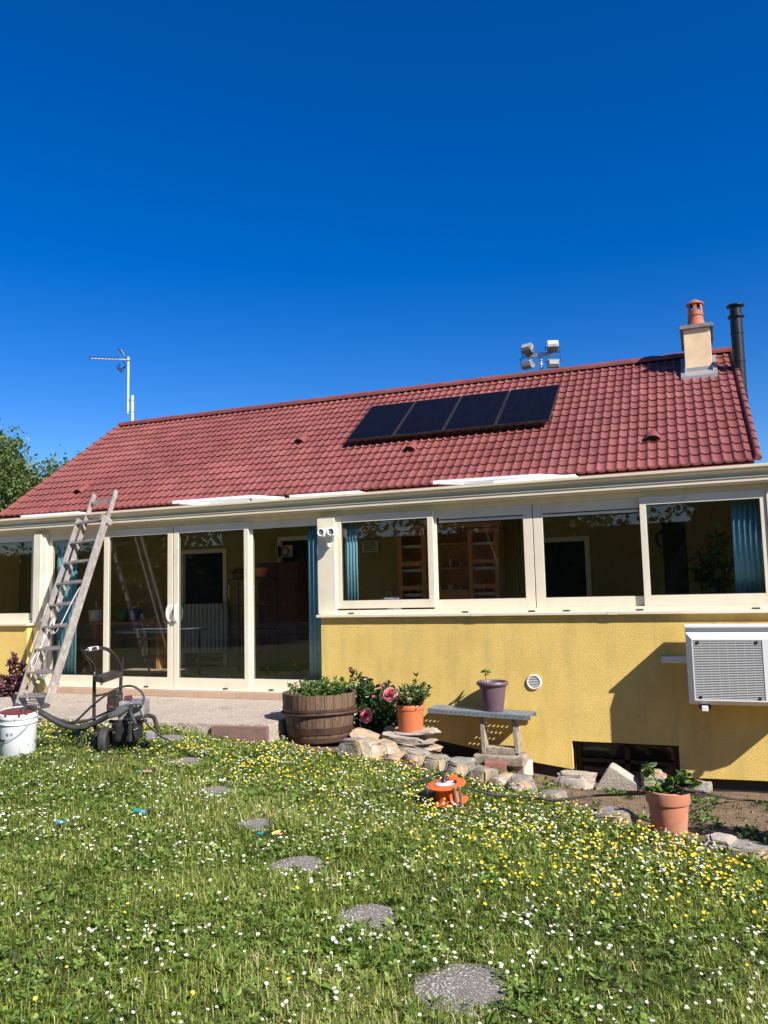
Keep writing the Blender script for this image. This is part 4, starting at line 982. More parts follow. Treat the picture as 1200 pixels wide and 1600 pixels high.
# bench: perforated steel plank on concrete supports
BY0, BY1 = -.55, -.225
PL, PR = on_y(668, 1113, BY0), on_y(829, 1125, BY0)
bz = (PL.z+PR.z)/2
be = thing('bench', 'low bench of grey perforated steel plank on a concrete support', 'bench', (PL.x+.6, -.4, ground(-2.6, -.4)))
x0, x1, y0, y1 = PL.x, PR.x, BY0, BY1; zt = lambda x: PL.z+(PR.z-PL.z)*(x-PL.x)/(PR.x-PL.x)+.045
b = MB(); nu = int((x1-x0)/.050); nv = 8; du = (x1-x0)/nu; dv = (y1-y0)/nv
for i in range(nu):
    for j in range(nv):
        X = x0+i*du; Y = y0+j*dv; hx, hy = du*.2, dv*.16; cx_, cy_ = X+du/2, Y+dv/2
        o8 = [(X, Y), (X+du, Y), (X+du, Y+dv), (X, Y+dv)]; i8 = [(cx_-hx, cy_-hy), (cx_+hx, cy_-hy), (cx_+hx, cy_+hy), (cx_-hx, cy_+hy)]
        vs = [(x, y, zt(x)) for x, y in o8]+[(x, y, zt(x)+.003) for x, y in i8]
        if j in (0, nv-1): b.add(vs[:4], [(0, 1, 2, 3)])
        else: b.add(vs, [(0, 1, 5, 4), (1, 2, 6, 5), (2, 3, 7, 6), (3, 0, 4, 7)])
# folded edges
for Y in (y0, y1):
    s_ = .004 if Y == y0 else -.004
    b.add([(x0, Y, zt(x0)), (x1, Y, zt(x1)), (x1, Y, zt(x1)-.05), (x0, Y, zt(x0)-.05)], [(0, 1, 2, 3)])
    b.add([(x0, Y+s_*4, zt(x0)-.05), (x1, Y+s_*4, zt(x1)-.05), (x1, Y, zt(x1)-.05), (x0, Y, zt(x0)-.05)], [(0, 1, 2, 3)])
plank = b.build('plank', M['galvpaint'], be)
b = MB()
for i in range(2, nu-1):
    X = x0+(i+.5)*du; b.add([(X-.006, y0-.0015, zt(X)-.032), (X+.006, y0-.0015, zt(X)-.032), (X+.006, y0-.0015, zt(X)-.02), (X-.006, y0-.0015, zt(X)-.02)], [(0, 1, 2, 3)])
b.build('edge_hole', M['bgap'], plank)
b = MB(); b.box((x1-.16, y0+.02, bz-.035), (x1-.08, y1-.02, bz-.012)); b.build('support_bar', M['galv'], be)
def conc(px_l, px_r, dy):
    yb = -.50; Lb = on_y(px_l, 1178, yb); Rb = on_y(px_r, 1178, yb); Lt = on_y(px_l-4, 1124, yb); Rt = on_y(px_r-5, 1126, yb)
    Rt.z = zt(Rt.x)-.055; Lt.z = zt(Lt.x)-.055; b = MB(); w = .052
    def bar(p, q, wx):
        b.add([(p.x-wx/2, yb, p.z), (p.x+wx/2, yb, p.z), (p.x+wx/2, yb+.16, p.z), (p.x-wx/2, yb+.16, p.z), (q.x-wx/2, yb, q.z), (q.x+wx/2, yb, q.z), (q.x+wx/2, yb+.16, q.z), (q.x-wx/2, yb+.16, q.z)], [(0, 3, 2, 1), (4, 5, 6, 7), (0, 1, 5, 4), (1, 2, 6, 5), (2, 3, 7, 6), (3, 0, 4, 7)])
    bar(Lb, Lt, w); bar(Rb, Rt, w); b.box((Lb.x+w/2+.001, yb+.004, Lb.z), (Rb.x-w/2-.001, yb+.156, Lb.z+.075))
    sup = b.build('support', M['concrete'], be, bevel=.008)
    c0 = on_y(px_l-17, 1195, yb-.06); c1 = on_y(px_r+10, 1178, yb-.06)
    b = MB(); b.box((c0.x, yb-.06, c0.z-.0), (c1.x, yb+.24, Lb.z-.001)); b.build('support_base', M['concrete'], be, bevel=.02)
conc(756, 808, 0); 
blk = on_g(808, 1209)
b = MB(); b.box((-.14, -.1, -.04), (.13, .1, .135), Matrix.Translation(blk+Vector((0, .09, 0))) @ Matrix.Rotation(R(-18), 4, 'Z')); tag(b.build('concrete_block', M['blockwhite'], None, bevel=.015, loc=tuple(blk)), 'pale concrete block propping the bench foot on its right side', 'block')
bk = on_g(770, 1206)
b = MB(); b.box((-.12, -.06, -.05), (.12, .06, .09), Matrix.Translation(bk+Vector((0, .12, 0))) @ Matrix.Rotation(R(14), 4, 'Z')); tag(b.build('brick', M['brick'], None, bevel=.01, loc=tuple(bk)), 'red brick lying in the shade under the bench foot', 'brick')
# purple pot with seedling
ppx = on_y(771, 1110, -.39); ppx.z = zt(ppx.x)+.004
pu = thing('purple_pot', 'large mauve plastic flower pot standing on the steel bench', 'flower pot', tuple(ppx)); kk = (CM @ (np.array(ppx)-CC))[2]/F_PX
b = MB(); b.lathe([(.001, 0), (15*kk, 0), (15.8*kk, 2*kk), (19.3*kk, 24*kk), (21*kk, 38*kk), (23.5*kk, 39*kk), (25*kk, 41*kk), (25*kk, 43*kk), (23.5*kk, 45*kk), (21.5*kk, 44.5*kk), (20.5*kk, 42*kk), (19*kk, 30*kk)], ppx, 48); b.build('pot', M['purple'], pu, smooth=40)
b = MB(); b.lathe([(.001, 38*kk), (19.8*kk, 37*kk)], ppx, 24); b.build('soil', M['soil'], pu)
se = thing('seedling', 'single small seedling sprouting from the mauve pot', 'plant', tuple(ppx+Vector((-.06, 0, 38*kk))))
stp = [ppx+Vector((-.065, 0, 37*kk)), ppx+Vector((-.075, 0, 50*kk)), ppx+Vector((-.08, .0, 60*kk))]
b = MB(); b.tube(stp, .004, 6); b.build('stem', M['brownstem'], se)
leaf_cloud('foliage', M['leaf'], [tuple(stp[2])]*8+[tuple(stp[1].lerp(stp[2], .6))]*3, [(math.cos(a), math.sin(a), -.15+.5*(i % 2)) for i, a in enumerate(np.linspace(0, 6, 11))], .06, se, .42)
# terracotta pot in the bed
tpg = on_g(1047, 1306); kk = (CM @ (np.array(tpg)-CC))[2]/F_PX; tpc = back(tpg, .15)+Vector((0, 0, -.015))
te_ = thing('terracotta_pot', 'terracotta flower pot standing at the lawn edge in front of the cellar window', 'flower pot', tuple(tpc))
b = MB(); b.lathe([(.001, 0), (26*kk, 0), (27*kk, 2*kk), (31*kk, 46*kk), (33.5*kk, 46.5*kk), (34*kk, 48*kk), (35*kk, 65*kk), (34*kk, 66.5*kk), (32*kk, 66.5*kk), (31*kk, 64*kk), (29.5*kk, 50*kk)], tpc, 48); b.build('pot', M['terra'], te_, smooth=35)
b = MB(); b.lathe([(.001, 59*kk), (30*kk, 57*kk)], tpc, 24); b.build('soil', M['soil'], te_)
hy = thing('potted_seedlings', 'broad leaved young plant growing in the terracotta pot', 'plant', tuple(tpc+Vector((0, 0, 58*kk))))
rng = np.random.default_rng(33); b = MB(); P = []; D = []; S = []
for px, py in ((1012, 1196), (1055, 1215), (1072, 1208), (1040, 1230), (1082, 1222), (1015, 1232), (1058, 1238), (1030, 1243)):
    tp_ = on_y(px, py, tpc.y+random.uniform(-.08, .08)); p0 = tpc+Vector(((tp_.x-tpc.x)*.4, random.uniform(-.05, .05), 57*kk)); pts = spline([p0, p0.lerp(tp_, .5)+Vector((0, 0, .02)), tp_], 4); b.tube(pts, .0045, 6)
    for k in range(16):
        q = pts[min(len(pts)-1, 2+int(rng.uniform(0, len(pts)-2)))]; a = rng.uniform(0, 6.28); P.append(tuple(q)); D.append((math.cos(a), math.sin(a), rng.uniform(-.3, .35))); S.append(.075)
    for k in range(5): a = rng.uniform(0, 6.28); P.append(tuple(tp_)); D.append((math.cos(a), math.sin(a), .15)); S.append(.07)
b.build('stem', M['brownstem'], hy, smooth=60); leaf_cloud('foliage', M['leaf'], P, D, np.array(S), hy, .55)

# cable reel
rg = on_g(702, 1266); kk = (CM @ (np.array(rg)-CC))[2]/F_PX; rgc = back(rg, .16)+Vector((0, 0, .01))
rl = thing('cable_reel', 'orange cable reel lying on its side in the flowering grass', 'cable reel', tuple(rgc)); tm_ = Matrix.Translation(rgc) @ Matrix.Rotation(R(-5), 4, 'Y') @ Matrix.Rotation(R(6), 4, 'X')
for z in (.015, .145):
    b = MB(); b.lathe([(.06, z), (.150, z), (.158, z+.004), (.158, z+.010), (.150, z+.014), (.06, z+.014)], (0, 0, 0), 40, None); b.v = [tuple(tm_ @ Vector(v)) for v in b.v]; b.build('flange', M['reel'], rl, smooth=35)
b = MB(); b.lathe([(.112, .029), (.100, .045), (.100, .13), (.112, .145)], (0, 0, 0), 32); b.v = [tuple(tm_ @ Vector(v)) for v in b.v]; b.build('drum', M['reel'], rl, smooth=40)
b = MB(); b.lathe([(.001, .159), (.085, .1605), (.088, .164), (.08, .168), (.001, .168)], (0, 0, 0), 28); b.v = [tuple(tm_ @ Vector(v)) for v in b.v]; b.build('socket_plate', M['label'], rl, smooth=35)
b = MB(); b.lathe([(.001, .225), (.012, .223), (.016, .18), (.026, .169), (.001, .169)], (-.02, .01, 0), 14); b.lathe([(.001, .19), (.012, .188), (.014, .169)], (.085, -.02, 0), 12); b.v = [tuple(tm_ @ Vector(v)) for v in b.v]; b.build('plug', M['black'], rl, smooth=40)
b = MB(); b.box((.01, .03, .169), (.07, .10, .20)); b.v = [tuple(tm_ @ Vector(v)) for v in b.v]; b.build('crank', M['reel'], rl, bevel=.008)
for a in (205, 222, 310, 325):
    b = MB(); p = Vector((math.cos(R(a))*.163, math.sin(R(a))*.163, 0)); b.beam(tm_ @ (p+Vector((0, 0, -.01))), tm_ @ (p+Vector((0, 0, .165))), .02, .02, (0, 1, 0)); b.build('leg', M['reelwood'], rl, bevel=.004)
def cable(name, label, pts, r, cat='cable', m='rubber'):
    b = MB(); b.tube(spline(pts, 8), r, 7); return tag(b.build(name, M[m], None, smooth=60, loc=tuple(pts[0])), label, cat)
def gl(px, py, up): p = on_g(px, py); return p+Vector((0, 0, up))
cable('cable', 'black cable running left from the orange reel into the grass', [rgc+Vector((-.02, -.0, .20)), gl(684, 1232, .12), gl(660, 1234, .08), gl(625, 1241, .05), gl(590, 1243, .035), gl(560, 1243, .0)], .008)
rim = tpc.z+67*kk*1.0
rim_y = tpc.y
cable('cable', 'dark cable trailing right from the reel over the terracotta pot rim', [rgc+Vector((.13, .02, .13)), gl(770, 1256, .07), gl(820, 1258, .06), gl(870, 1262, .06), gl(930, 1262, .10), on_y(1000, 1240, tpc.y+.02), on_y(1018, 1234, tpc.y), on_y(1050, 1234, tpc.y), on_y(1084, 1235.5, tpc.y+.0), gl(1140, 1256, .05), gl(1200, 1258, .03), gl(1240, 1262, .03)], .011)

# ================================================================ bucket and sprayer
bk_ = on_g(27, 1186); kb = (CM @ (np.array(bk_)-CC))[2]/F_PX; bkc = back(bk_, 26*kb)+Vector((0, 0, -.01)); rt_, rb2, hbk = 29*kb, 26.5*kb, 74*kb
bu = thing('paint_bucket', 'white plastic bucket full of red brown paint on the lawn', 'bucket', tuple(bkc))
b = MB(); b.lathe([(.001, 0), (rb2, 0), (rb2+.004, .005), (rt_-.008, hbk-.10), (rt_+.003, hbk-.098), (rt_+.003, hbk-.09), (rt_-.004, hbk-.085), (rt_-.002, hbk-.05), (rt_+.006, hbk-.045), (rt_+.006, hbk-.008), (rt_+.002, hbk), (rt_-.006, hbk), (rt_-.01, hbk-.02), (rt_-.016, hbk-.2)], bkc, 48); b.build('pail', M['bucket'], bu, smooth=40)
b = MB(); b.lathe([(.001, hbk-.006), (rt_-.007, hbk-.006)], bkc, 32); b.build('paint', M['paint'], bu)
b = MB()
for a in np.linspace(0, 6.28, 19):                                 # smears on the inner rim
    if random.random() < .4:
        b.box((rt_-.003, -.015, hbk-random.uniform(.004, .02)), (rt_+.0072, random.uniform(.002, .012), hbk+.0015), Matrix.Translation(bkc) @ Matrix.Rotation(a, 4, 'Z'))
b.build('paint_smear', M['paint'], bu)
def arc_patch(a0, a1, z0, z1, rr_, m, name):
    b = MB(); n = 12; vs = []
    for k in range(n+1):
        a = R(a0+(a1-a0)*k/n)
        for z in (z0, z1): r2 = rb2+(rt_-.008-rb2)*z/(hbk-.1)+.0015+rr_; vs.append(bkc+Vector((math.cos(a)*r2, math.sin(a)*r2, z)))
    b.add(vs, [(2*k, 2*k+2, 2*k+3, 2*k+1) for k in range(n)]); return b.build(name, m, bu, smooth=40)
arc_patch(238, 300, hbk*.18, hbk*.45, 0, M['label'], 'label')
def arc_disc(a0, z0, r, m, name):
    b = MB(); n = 14; vs = []
    for k in range(n):
        t = 2*math.pi*k/n; z = z0+r*math.sin(t); a = R(a0)+r*math.cos(t)/rt_; r2 = rb2+(rt_-.008-rb2)*z/(hbk-.1)+.002; vs.append(bkc+Vector((math.cos(a)*r2, math.sin(a)*r2, z)))
    b.add(vs, [tuple(range(n))]); b.build(name, m, bu)
arc_disc(283, hbk*.58, .017, M['bluedot'], 'label_mark'); arc_disc(297, hbk*.59, .016, M['browndot'], 'label_mark')
b = MB(); hp = [bkc+Vector((math.cos(R(a))*(rt_+.012), math.sin(R(a))*(rt_+.012), hbk-.07-.17*math.sin(R((a-190)*180/160))**.8 if 190 < a < 350 else hbk-.07)) for a in np.linspace(191, 349, 26)]; b.tube(hp, .003, 6); hd = b.build('handle', M['steel'], bu, smooth=60)
b = MB(); b.tube(hp[11:15], .011, 8); b.build('grip', M['black'], hd, smooth=60)

_v = Vector((CC[0]-bkc.x, CC[1]-bkc.y, 0)).normalized(); bu.rotation_euler = Matrix.Rotation(R(7), 3, Vector((0, 0, 1)).cross(_v)).to_euler()
SY = on_g(168, 1180).y+.1
def S(px, py, dy=0.): return on_y(px, py, SY+dy)
sb = on_g(175, 1180)
spr = thing('paint_sprayer', 'black framed paint sprayer cart with motor and wheels on the lawn edge', 'sprayer', tuple(sb))
rt2 = .017
b = MB(); b.tube(spline([S(147, 1126), S(147, 1090), S(147.5, 1058), S(147, 1046), S(142, 1034, -.12), S(134, 1026, -.28), S(131, 1020, -.33), S(135, 1016, -.32), S(146, 1013.5, -.25), S(158, 1012.5, -.1), S(170, 1016, .05), S(181, 1027, .2), S(188, 1042, .3), S(189, 1056, .32), S(188.5, 1075, .32), S(188, 1096, .32)], 6), rt2, 10); b.build('handle_frame', M['black'], spr, smooth=60)
b = MB(); b.tube(spline([S(137.5, 1015.2, -.31), S(144, 1013.8, -.26), S(152, 1012.8, -.18)], 5), rt2+.004, 10); b.build('grip_label', M['label'], spr, smooth=60)
b = MB(); b.tube([S(148, 1088), S(170, 1083, .16), S(188, 1079, .32)], .011, 8); b.build('crossbar', M['black'], spr, smooth=60)
c = [S(145, 1056, -.05), S(161, 1059, -.09), S(191, 1049, .26), S(175, 1047, .34)]
b = MB(); b.add([tuple(p) for p in c]+[(p.x, p.y, p.z-.055) for p in c], [(0, 1, 2, 3), (7, 6, 5, 4), (0, 4, 5, 1), (1, 5, 6, 2), (2, 6, 7, 3), (3, 7, 4, 0)]); b.build('tool_tray', M['black'], spr, bevel=.012)
# chassis
b = MB()
for pts in ([S(148, 1125, .02), S(150, 1150, 0), S(152, 1168, 0), S(158, 1172, .0)], [S(150, 1140, 0), S(180, 1140, .02), S(204, 1142, .05), S(215, 1138, .1)], [S(190, 1095, .32), S(191, 1130, .33), S(192, 1150, .32)], [S(172, 1127, .05), S(202, 1130, .05), S(228, 1126, .3)]): b.tube(spline(pts, 4), rt2, 10)
b.tube(spline([S(203, 1158, -.04), S(203, 1140, -.04), S(206, 1128, -.03), S(216, 1121, .05), S(230, 1118, .2), S(240, 1121, .26), S(244, 1131, .27), S(245, 1142, .27)], 5), rt2+.003, 10); b.build('chassis', M['black'], spr, smooth=60)
def wheel(c, r, w, ang):
    mm = Matrix.Translation(c) @ Matrix.Rotation(R(ang), 4, 'Z') @ Matrix.Rotation(R(90), 4, 'Y')
    b = MB(); b.lathe([(r*.62, -w/2), (r*.9, -w/2), (r, -w*.3), (r, w*.3), (r*.9, w/2), (r*.62, w/2)], (0, 0, 0), 28); b.v = [tuple(mm @ Vector(v)) for v in b.v]; t_ = b.build('wheel', M['rubber'], spr, smooth=30)
    b = MB(); b.lathe([(.001, -w*.2), (r*.2, -w*.35), (r*.62, -w*.3), (r*.62, w*.3), (r*.2, w*.35), (.001, w*.2)], (0, 0, 0), 20); b.v = [tuple(mm @ Vector(v)) for v in b.v]; b.build('rim', M['black'], t_, smooth=30)
wheel(S(164, 1158, -.02), .135, .075, 24); wheel(S(206, 1145, .40), .135, .075, 24)
# engine block
b = MB(); mm = Matrix.Translation(S(198, 1124, .12)) @ Matrix.Rotation(R(22), 4, 'Z'); b.box((-.06, -.10, 0), (.19, .14, .185), mm); b.build('motor', M['machine'], spr, bevel=.02)
b = MB(); b.box((-.165, -.09, .09), (-.062, .09, .25), mm); b.build('control_box', M['black'], spr, bevel=.012)
b = MB(); b.box((-.175, -.07, .10), (-.166, .02, .16), mm); b.box((-.15, -.098, .12), (-.10, -.091, .15), mm); b.box((-.02, -.03, .187), (.05, .02, .225), mm); b.build('control_knob', M['redbits'], spr, bevel=.004)
b = MB(); b.tube([S(172, 1118, -.02), S(188, 1112, .0), S(205, 1101, .05)], [.03, .036, .022], 12); b.tube([S(182, 1107, .0), S(204, 1100, .02), S(214, 1096, .1)], .014, 10); b.tube([S(208, 1099, .0), S(222, 1099, .04)], .018, 10); b.build('pump', M['steel'], spr, smooth=50)
b = MB()
for i in range(5): b.tube([S(170+i*8, 1097+(i % 2)*4, .0+.03*i), S(176+i*8, 1093+(i % 3)*4, .03*i), S(184+i*8, 1099, .05)], .007, 6)
b.build('wiring', M['rubber'], spr, smooth=60)
b = MB(); b.box((-.09, -.11, -.20), (.13, .12, -.01), mm); b.tube([S(186, 1127, .06), S(180, 1140, .06)], .05, 10); b.build('engine_base', M['bgap'], spr, bevel=.03)
b = MB(); b.tube(spline([S(206, 1105, -.02), S(204, 1113, -.03), S(208, 1122, -.03), S(211, 1131, -.02)], 5), .02, 8); b.build('exhaust', M['rubber'], spr, smooth=60)
b = MB(); b.box((-.05, -.04, 0), (.04, .05, .09), Matrix.Translation(S(236, 1156, .2)) @ Matrix.Rotation(R(30), 4, 'Z')); b.build('filter_cup', M['machine'], spr, bevel=.015)
# suction hose from the bucket, paint hose, mains cord: parts of the machine
b = MB(); b.tube(spline([bkc+Vector((.05, .0, hbk-.12)), bkc+Vector((.08, -.02, hbk+.0)), S(44, 1106, -.2), S(52, 1108, -.25), S(70, 1117, -.25), S(90, 1129, -.2), S(110, 1136, -.15), S(130, 1136, -.1), S(150, 1129, -.05), S(165, 1121, -.03), S(176, 1116, -.02)], 6), .026, 10); b.build('suction_hose', M['rubber'], spr, smooth=60)
b = MB(); b.tube(spline([bkc+Vector((.03, .06, hbk-.1)), S(45, 1104, -.1), S(60, 1108, -.15), S(84, 1121, -.12), S(110, 1129, -.08), S(135, 1126, -.04), S(158, 1117, .0), S(180, 1107, .0)], 6), .013, 8); b.build('return_hose', M['rubber'], spr, smooth=60)
b = MB(); b.tube(spline([S(85, 1150, -.05), S(105, 1138, -.05), S(125, 1121, -.03), S(147, 1100, -.03), S(170, 1083, .0), S(188, 1074, .05), S(206, 1072, .08), S(220, 1080, .1), S(225, 1092, .1), S(220, 1104, .06), S(210, 1107, .03)], 6), .011, 8); b.build('spray_hose', M['rubber'], spr, smooth=60)
b = MB(); b.tube(spline([S(205, 1104, .0), S(217, 1108, -.03), S(223, 1120, -.05), S(232, 1134, -.05), S(250, 1150, -.1), gl(266, 1165, .04), gl(286, 1178, .03), gl(305, 1186, .02), gl(322, 1190, .0)], 6), .008, 8); b.build('mains_cord', M['rubber'], spr, smooth=60)
b = MB(); b.tube(spline([gl(95, 1128, .03), gl(110, 1122, .04), gl(130, 1122, .03), gl(142, 1132, .03), gl(130, 1152, .03), gl(118, 1170, .03), gl(135, 1168, .03), gl(155, 1158, .03)], 6), .010, 8); b.build('hose_coil', M['rubber'], spr, smooth=60)

# ================================================================ small things on terrace and lawn
jg = on_z(64, 1066, .0); jg = Vector((-8.75, -.45, 0))
jx = on_y(63, 1066, -.4)
ju = thing('jug', 'yellow plastic jug with white cap standing behind the ladder', 'jug', (jx.x, -.4, 0))
b = MB(); b.lathe([(.001, 0), (.075, 0), (.08, .01), (.08, .17), (.06, .21), (.025, .235), (.022, .26)], (jx.x, -.4, 0), 20); b.build('body', M['jug'], ju, smooth=40)
b = MB(); b.lathe([(.027, .25), (.027, .29), (.001, .292)], (jx.x, -.4, 0), 16); b.build('cap', M['whiteplastic'], ju, smooth=30)
b = MB(); b.tube(spline([(jx.x+.06, -.42, .2), (jx.x+.10, -.43, .19), (jx.x+.105, -.43, .12), (jx.x+.075, -.42, .08)]), .009, 6); b.build('handle', M['jug'], ju, smooth=60)
rp = on_y(17, 1090, -.62); rp.z = 0
rpp = thing('red_plant', 'purple leaved climbing plant by the yellow corner behind the ladder', 'plant', tuple(rp))
rng = np.random.default_rng(44); P, D = bush_pts(tuple(on_y(14, 1076, -.62)), (.24, .16, .17), 420, 12, .2); P2, D2 = bush_pts(tuple(on_y(24, 1054, -.6)), (.09, .1, .24), 240, 8, .1); leaf_cloud('foliage', M['leaf_red'], P+P2, D+D2, .065, rpp, .7)
b = MB(); b.tube([rp, on_y(20, 1070, -.6), on_y(25, 1042, -.6)], .008, 6); b.build('stem', M['brownstem'], rpp)
tr = thing('plant_cross', 'dark stick cross supporting the purple plant', 'plant stake', tuple(rp+Vector((-.05, 0, 0))))
b = MB(); p0 = on_y(15.5, 1034, -.58); b.beam((p0.x+.02, -.58, .0), p0, .018, .018, (0, 1, 0)); b.build('stake', M['black'], tr)
b = MB(); b.beam(on_y(9, 1040, -.592), on_y(31, 1036, -.592), .016, .016); b.build('crosspiece', M['black'], tr)

def bit(name, label, px, py, parts, cat, yaw=0):
    g_ = on_g(px, py)+Vector((0, 0, .05)); t = thing(name, label, cat, tuple(g_)); mm = Matrix.Translation(g_-Vector((0, 0, .012))) @ Matrix.Rotation(R(yaw), 4, 'Z') @ Matrix.Scale(.74, 4)
    for nm, m, shape in parts:
        b = MB()
        for s in shape:
            if s[0] == 'box': b.box(s[1], s[2], mm)
            else: b.tube([mm @ Vector(p) for p in s[1]], s[2]*.74, 8)
        b.build(nm, M[m], t, bevel=.004 if shape[0][0] == 'box' else 0, smooth=35)
bit('hose_connector', 'teal plastic piece lying in the grass at far left', 95, 1294, [('body', 'teal', [('tube', [(-.055, 0, 0), (-.02, 0, .005), (.03, 0, .005), (.05, .01, 0)], .017)]), ('collar', 'tealblue', [('tube', [(-.03, 0, .003), (-.005, 0, .005)], .022)])], 'connector', 10)
bit('hose_connector', 'teal and pale blue plastic piece below the second stepping stone', 218, 1279, [('body', 'teal', [('tube', [(-.06, 0, .02), (-.01, 0, .025)], .022)]), ('collar', 'tealblue', [('tube', [(-.005, 0, .0), (.055, .02, .01)], .024)]), ('tip', 'rubber', [('tube', [(.05, .02, .02), (.12, .05, .03)], .009)])], 'connector', 12)
bit('wooden_handle', 'short tan handle with teal tip in the grass', 229, 1213, [('body', 'tanp', [('tube', [(-.04, 0, 0), (.06, 0, .005)], .018)]), ('tip', 'teal', [('tube', [(-.12, 0, -.01), (-.075, 0, 0)], .016)]), ('blade', 'rubber', [('box', (-.04, .02, .01), (.11, .05, .022))])], 'tool', 8)
bit('paper_scrap', 'small white scrap lying in the grass beside yellow flowers', 119, 1287, [('body', 'whiteplastic', [('tube', [(-.03, 0, .0), (.03, 0, .006)], .014)]), ('stripe', 'rubber', [('tube', [(-.075, -.02, .0), (-.032, 0, .0)], .006)])], 'scrap', 15)
bit('pruning_shears', 'black and yellow hand tool in the grass above a stepping stone', 422, 1312, [('handle', 'rubber', [('tube', [(-.07, .02, 0), (.0, .03, .012), (.045, .0, .012)], .013)]), ('grip', 'yellowp', [('tube', [(.03, -.03, .01), (.085, .03, .022)], .013)]), ('blade', 'teal', [('tube', [(-.11, -.02, 0), (-.07, -.02, 0)], .016)]), ('tag', 'pinkp', [('box', (.07, -.03, .0), (.12, .02, .014))])], 'tool', 5)
bit('dark_clip', 'small black clip in the grass left of the tool', 240, 1245, [('body', 'rubber', [('tube', [(-.05, .02, .01), (0, 0, .016), (.05, -.01, .0)], .01)]), ('spring', 'rubber', [('tube', [(-.01, 0, .02), (.012, 0, .022)], .014)])], 'clip', -20)

# stepping stones
SS = []
stl = ['nearest round stepping stone of aggregate concrete, largest in the lawn foreground', 'second nearest round stepping stone, grey aggregate sunk in the lawn', 'third stepping stone, below the black and yellow hand tool', 'fourth stepping stone, just above the black and yellow hand tool', 'fifth stepping stone, in the middle of the path to the terrace', 'sixth stepping stone, beside the trailing cord end', 'farthest stepping stone, next to the sprayer and terrace edge']
for i, (px, py, hw_) in enumerate([(723, 1546, 77), (577, 1437, 54), (467, 1356, 43), (398, 1290, 31), (335, 1238, 31), (291, 1191, 27), (262, 1154, 24)]):
    g_ = on_g(px, py); k_ = (CM @ (np.array(g_)-CC))[2]/F_PX; r_ = hw_*k_*(1.04); b = MB(); n = 36; SS.append((g_.x, g_.y, r_))
    rings = []
    for rr_, z in ((1.0, -.06), (1.0, .002), (.95, .012), (.6, .015), (.25, .015)):
        rings.append([(g_.x+math.cos(a)*r_*rr_*(1+.13*noise.noise((math.cos(a)*1.3, math.sin(a)*1.3, i*7.3))+.03*noise.noise((math.cos(a)*6, math.sin(a)*6, i*3.3))), g_.y+math.sin(a)*r_*rr_*(1+.13*noise.noise((math.cos(a)*1.3, math.sin(a)*1.3, i*7.3))+.03*noise.noise((math.cos(a)*6, math.sin(a)*6, i*3.3))), ground(g_.x, g_.y)+z) for a in np.linspace(0, 2*math.pi, n, endpoint=False)])
    vs = [v for rg_ in rings for v in rg_]; fs = [(q*n+k, q*n+(k+1) % n, (q+1)*n+(k+1) % n, (q+1)*n+k) for q in range(4) for k in range(n)]+[tuple(4*n+k for k in range(n))]
    b.add(vs, fs); tag(b.build('stepping_stone', M['steppe'], None, smooth=40, loc=tuple(g_)), stl[i], 'stepping stone', 'stepping stones across the lawn')

# ================================================================ INTERIOR of the veranda
def curtain(label, xa, xb, y, z0, z1, n=10):
    b = MB(); vs = []; 
    N = n*4
    for i in range(N+1):
        x = xa+(xb-xa)*i/N; yy = y+.009*math.sin(2*math.pi*i/4+.4)
        vs += [(x, yy, z0), (x, yy, z1)]
    b.add(vs, [(2*i, 2*i+2, 2*i+3, 2*i+1) for i in range(N)])
    o = b.build('curtain', M['curtain'], None, smooth=60, loc=(xa, y, z0)); so_ = o.modifiers.new('thick', 'SOLIDIFY'); so_.thickness = .006
    return tag(o, label, 'curtain', 'cyan vertical blinds in the veranda')
curtain('cyan vertical blind behind the leftmost door pane, by the ladder', -9.19, -8.80, .12, .1, 2.3, 6)
curtain('cyan vertical blind behind the rightmost door pane', -4.90, -4.60, .12, .1, 2.3, 5)
curtain('cyan vertical blind at the left end of the window row', -4.345, -4.17, .10, 1.1, 2.3, 4)
curtain('cyan vertical blind at the right end of the window row', .28, .60, .14, 1.1, 2.3, 6)
curtain('cyan vertical blind in the far left window by the corner post', -10.93, -10.62, .2, 1.1, 2.3, 5)
def at_in(px, py, y): return on_y(px, py, y)
# dresser
d0, d1_ = at_in(622, 900, 2.3), at_in(782, 900, 2.3)
dr = thing('dresser', 'honey wood dresser with glazed doors and lace edged shelves in the veranda', 'dresser', ((d0.x+d1_.x)/2, 2.6, .09))
X0, X1, Y0_, ZT = d0.x, d1_.x, 2.3, at_in(700, 826, 2.3).z
b = MB(); b.box((X0, Y0_+.30, .09), (X1, Y0_+.34, ZT)); b.box((X0, Y0_, .09), (X0+.05, Y0_+.30, ZT)); b.box((X1-.05, Y0_, .09), (X1, Y0_+.30, ZT)); b.box((X0-.04, Y0_-.04, ZT), (X1+.04, Y0_+.36, ZT+.07)); b.box((X0-.03, Y0_-.12, .09), (X1+.03, Y0_-.001, .98))
b.build('carcass', M['pine'], dr, bevel=.006)
Wd = X1-X0
for (fa, fb_) in ((.0, .30), (.70, 1.0)):
    a, c = X0+Wd*fa+.01, X0+Wd*fb_-.01; b = MB(); y_ = Y0_-.012
    b.box((a, y_-.02, 1.0), (a+.07, y_, ZT-.02)); b.box((c-.07, y_-.02, 1.0), (c, y_, ZT-.02))
    for z in (1.0, 1.37, 1.74, ZT-.09): b.box((a+.071, y_-.019, z), (c-.071, y_-.001, z+.07))
    b.build('glazed_door', M['pine'], dr, bevel=.004)
b = MB()
for z in (1.30, 1.68, 2.05): b.box((X0+.05, Y0_+.02, z), (X1-.05, Y0_+.29, z+.02))
b.box((X0+Wd*.3, Y0_, 1.24), (X1-Wd*.3, Y0_+.02, 1.36)); b.build('shelf', M['pine'], dr)
b = MB()
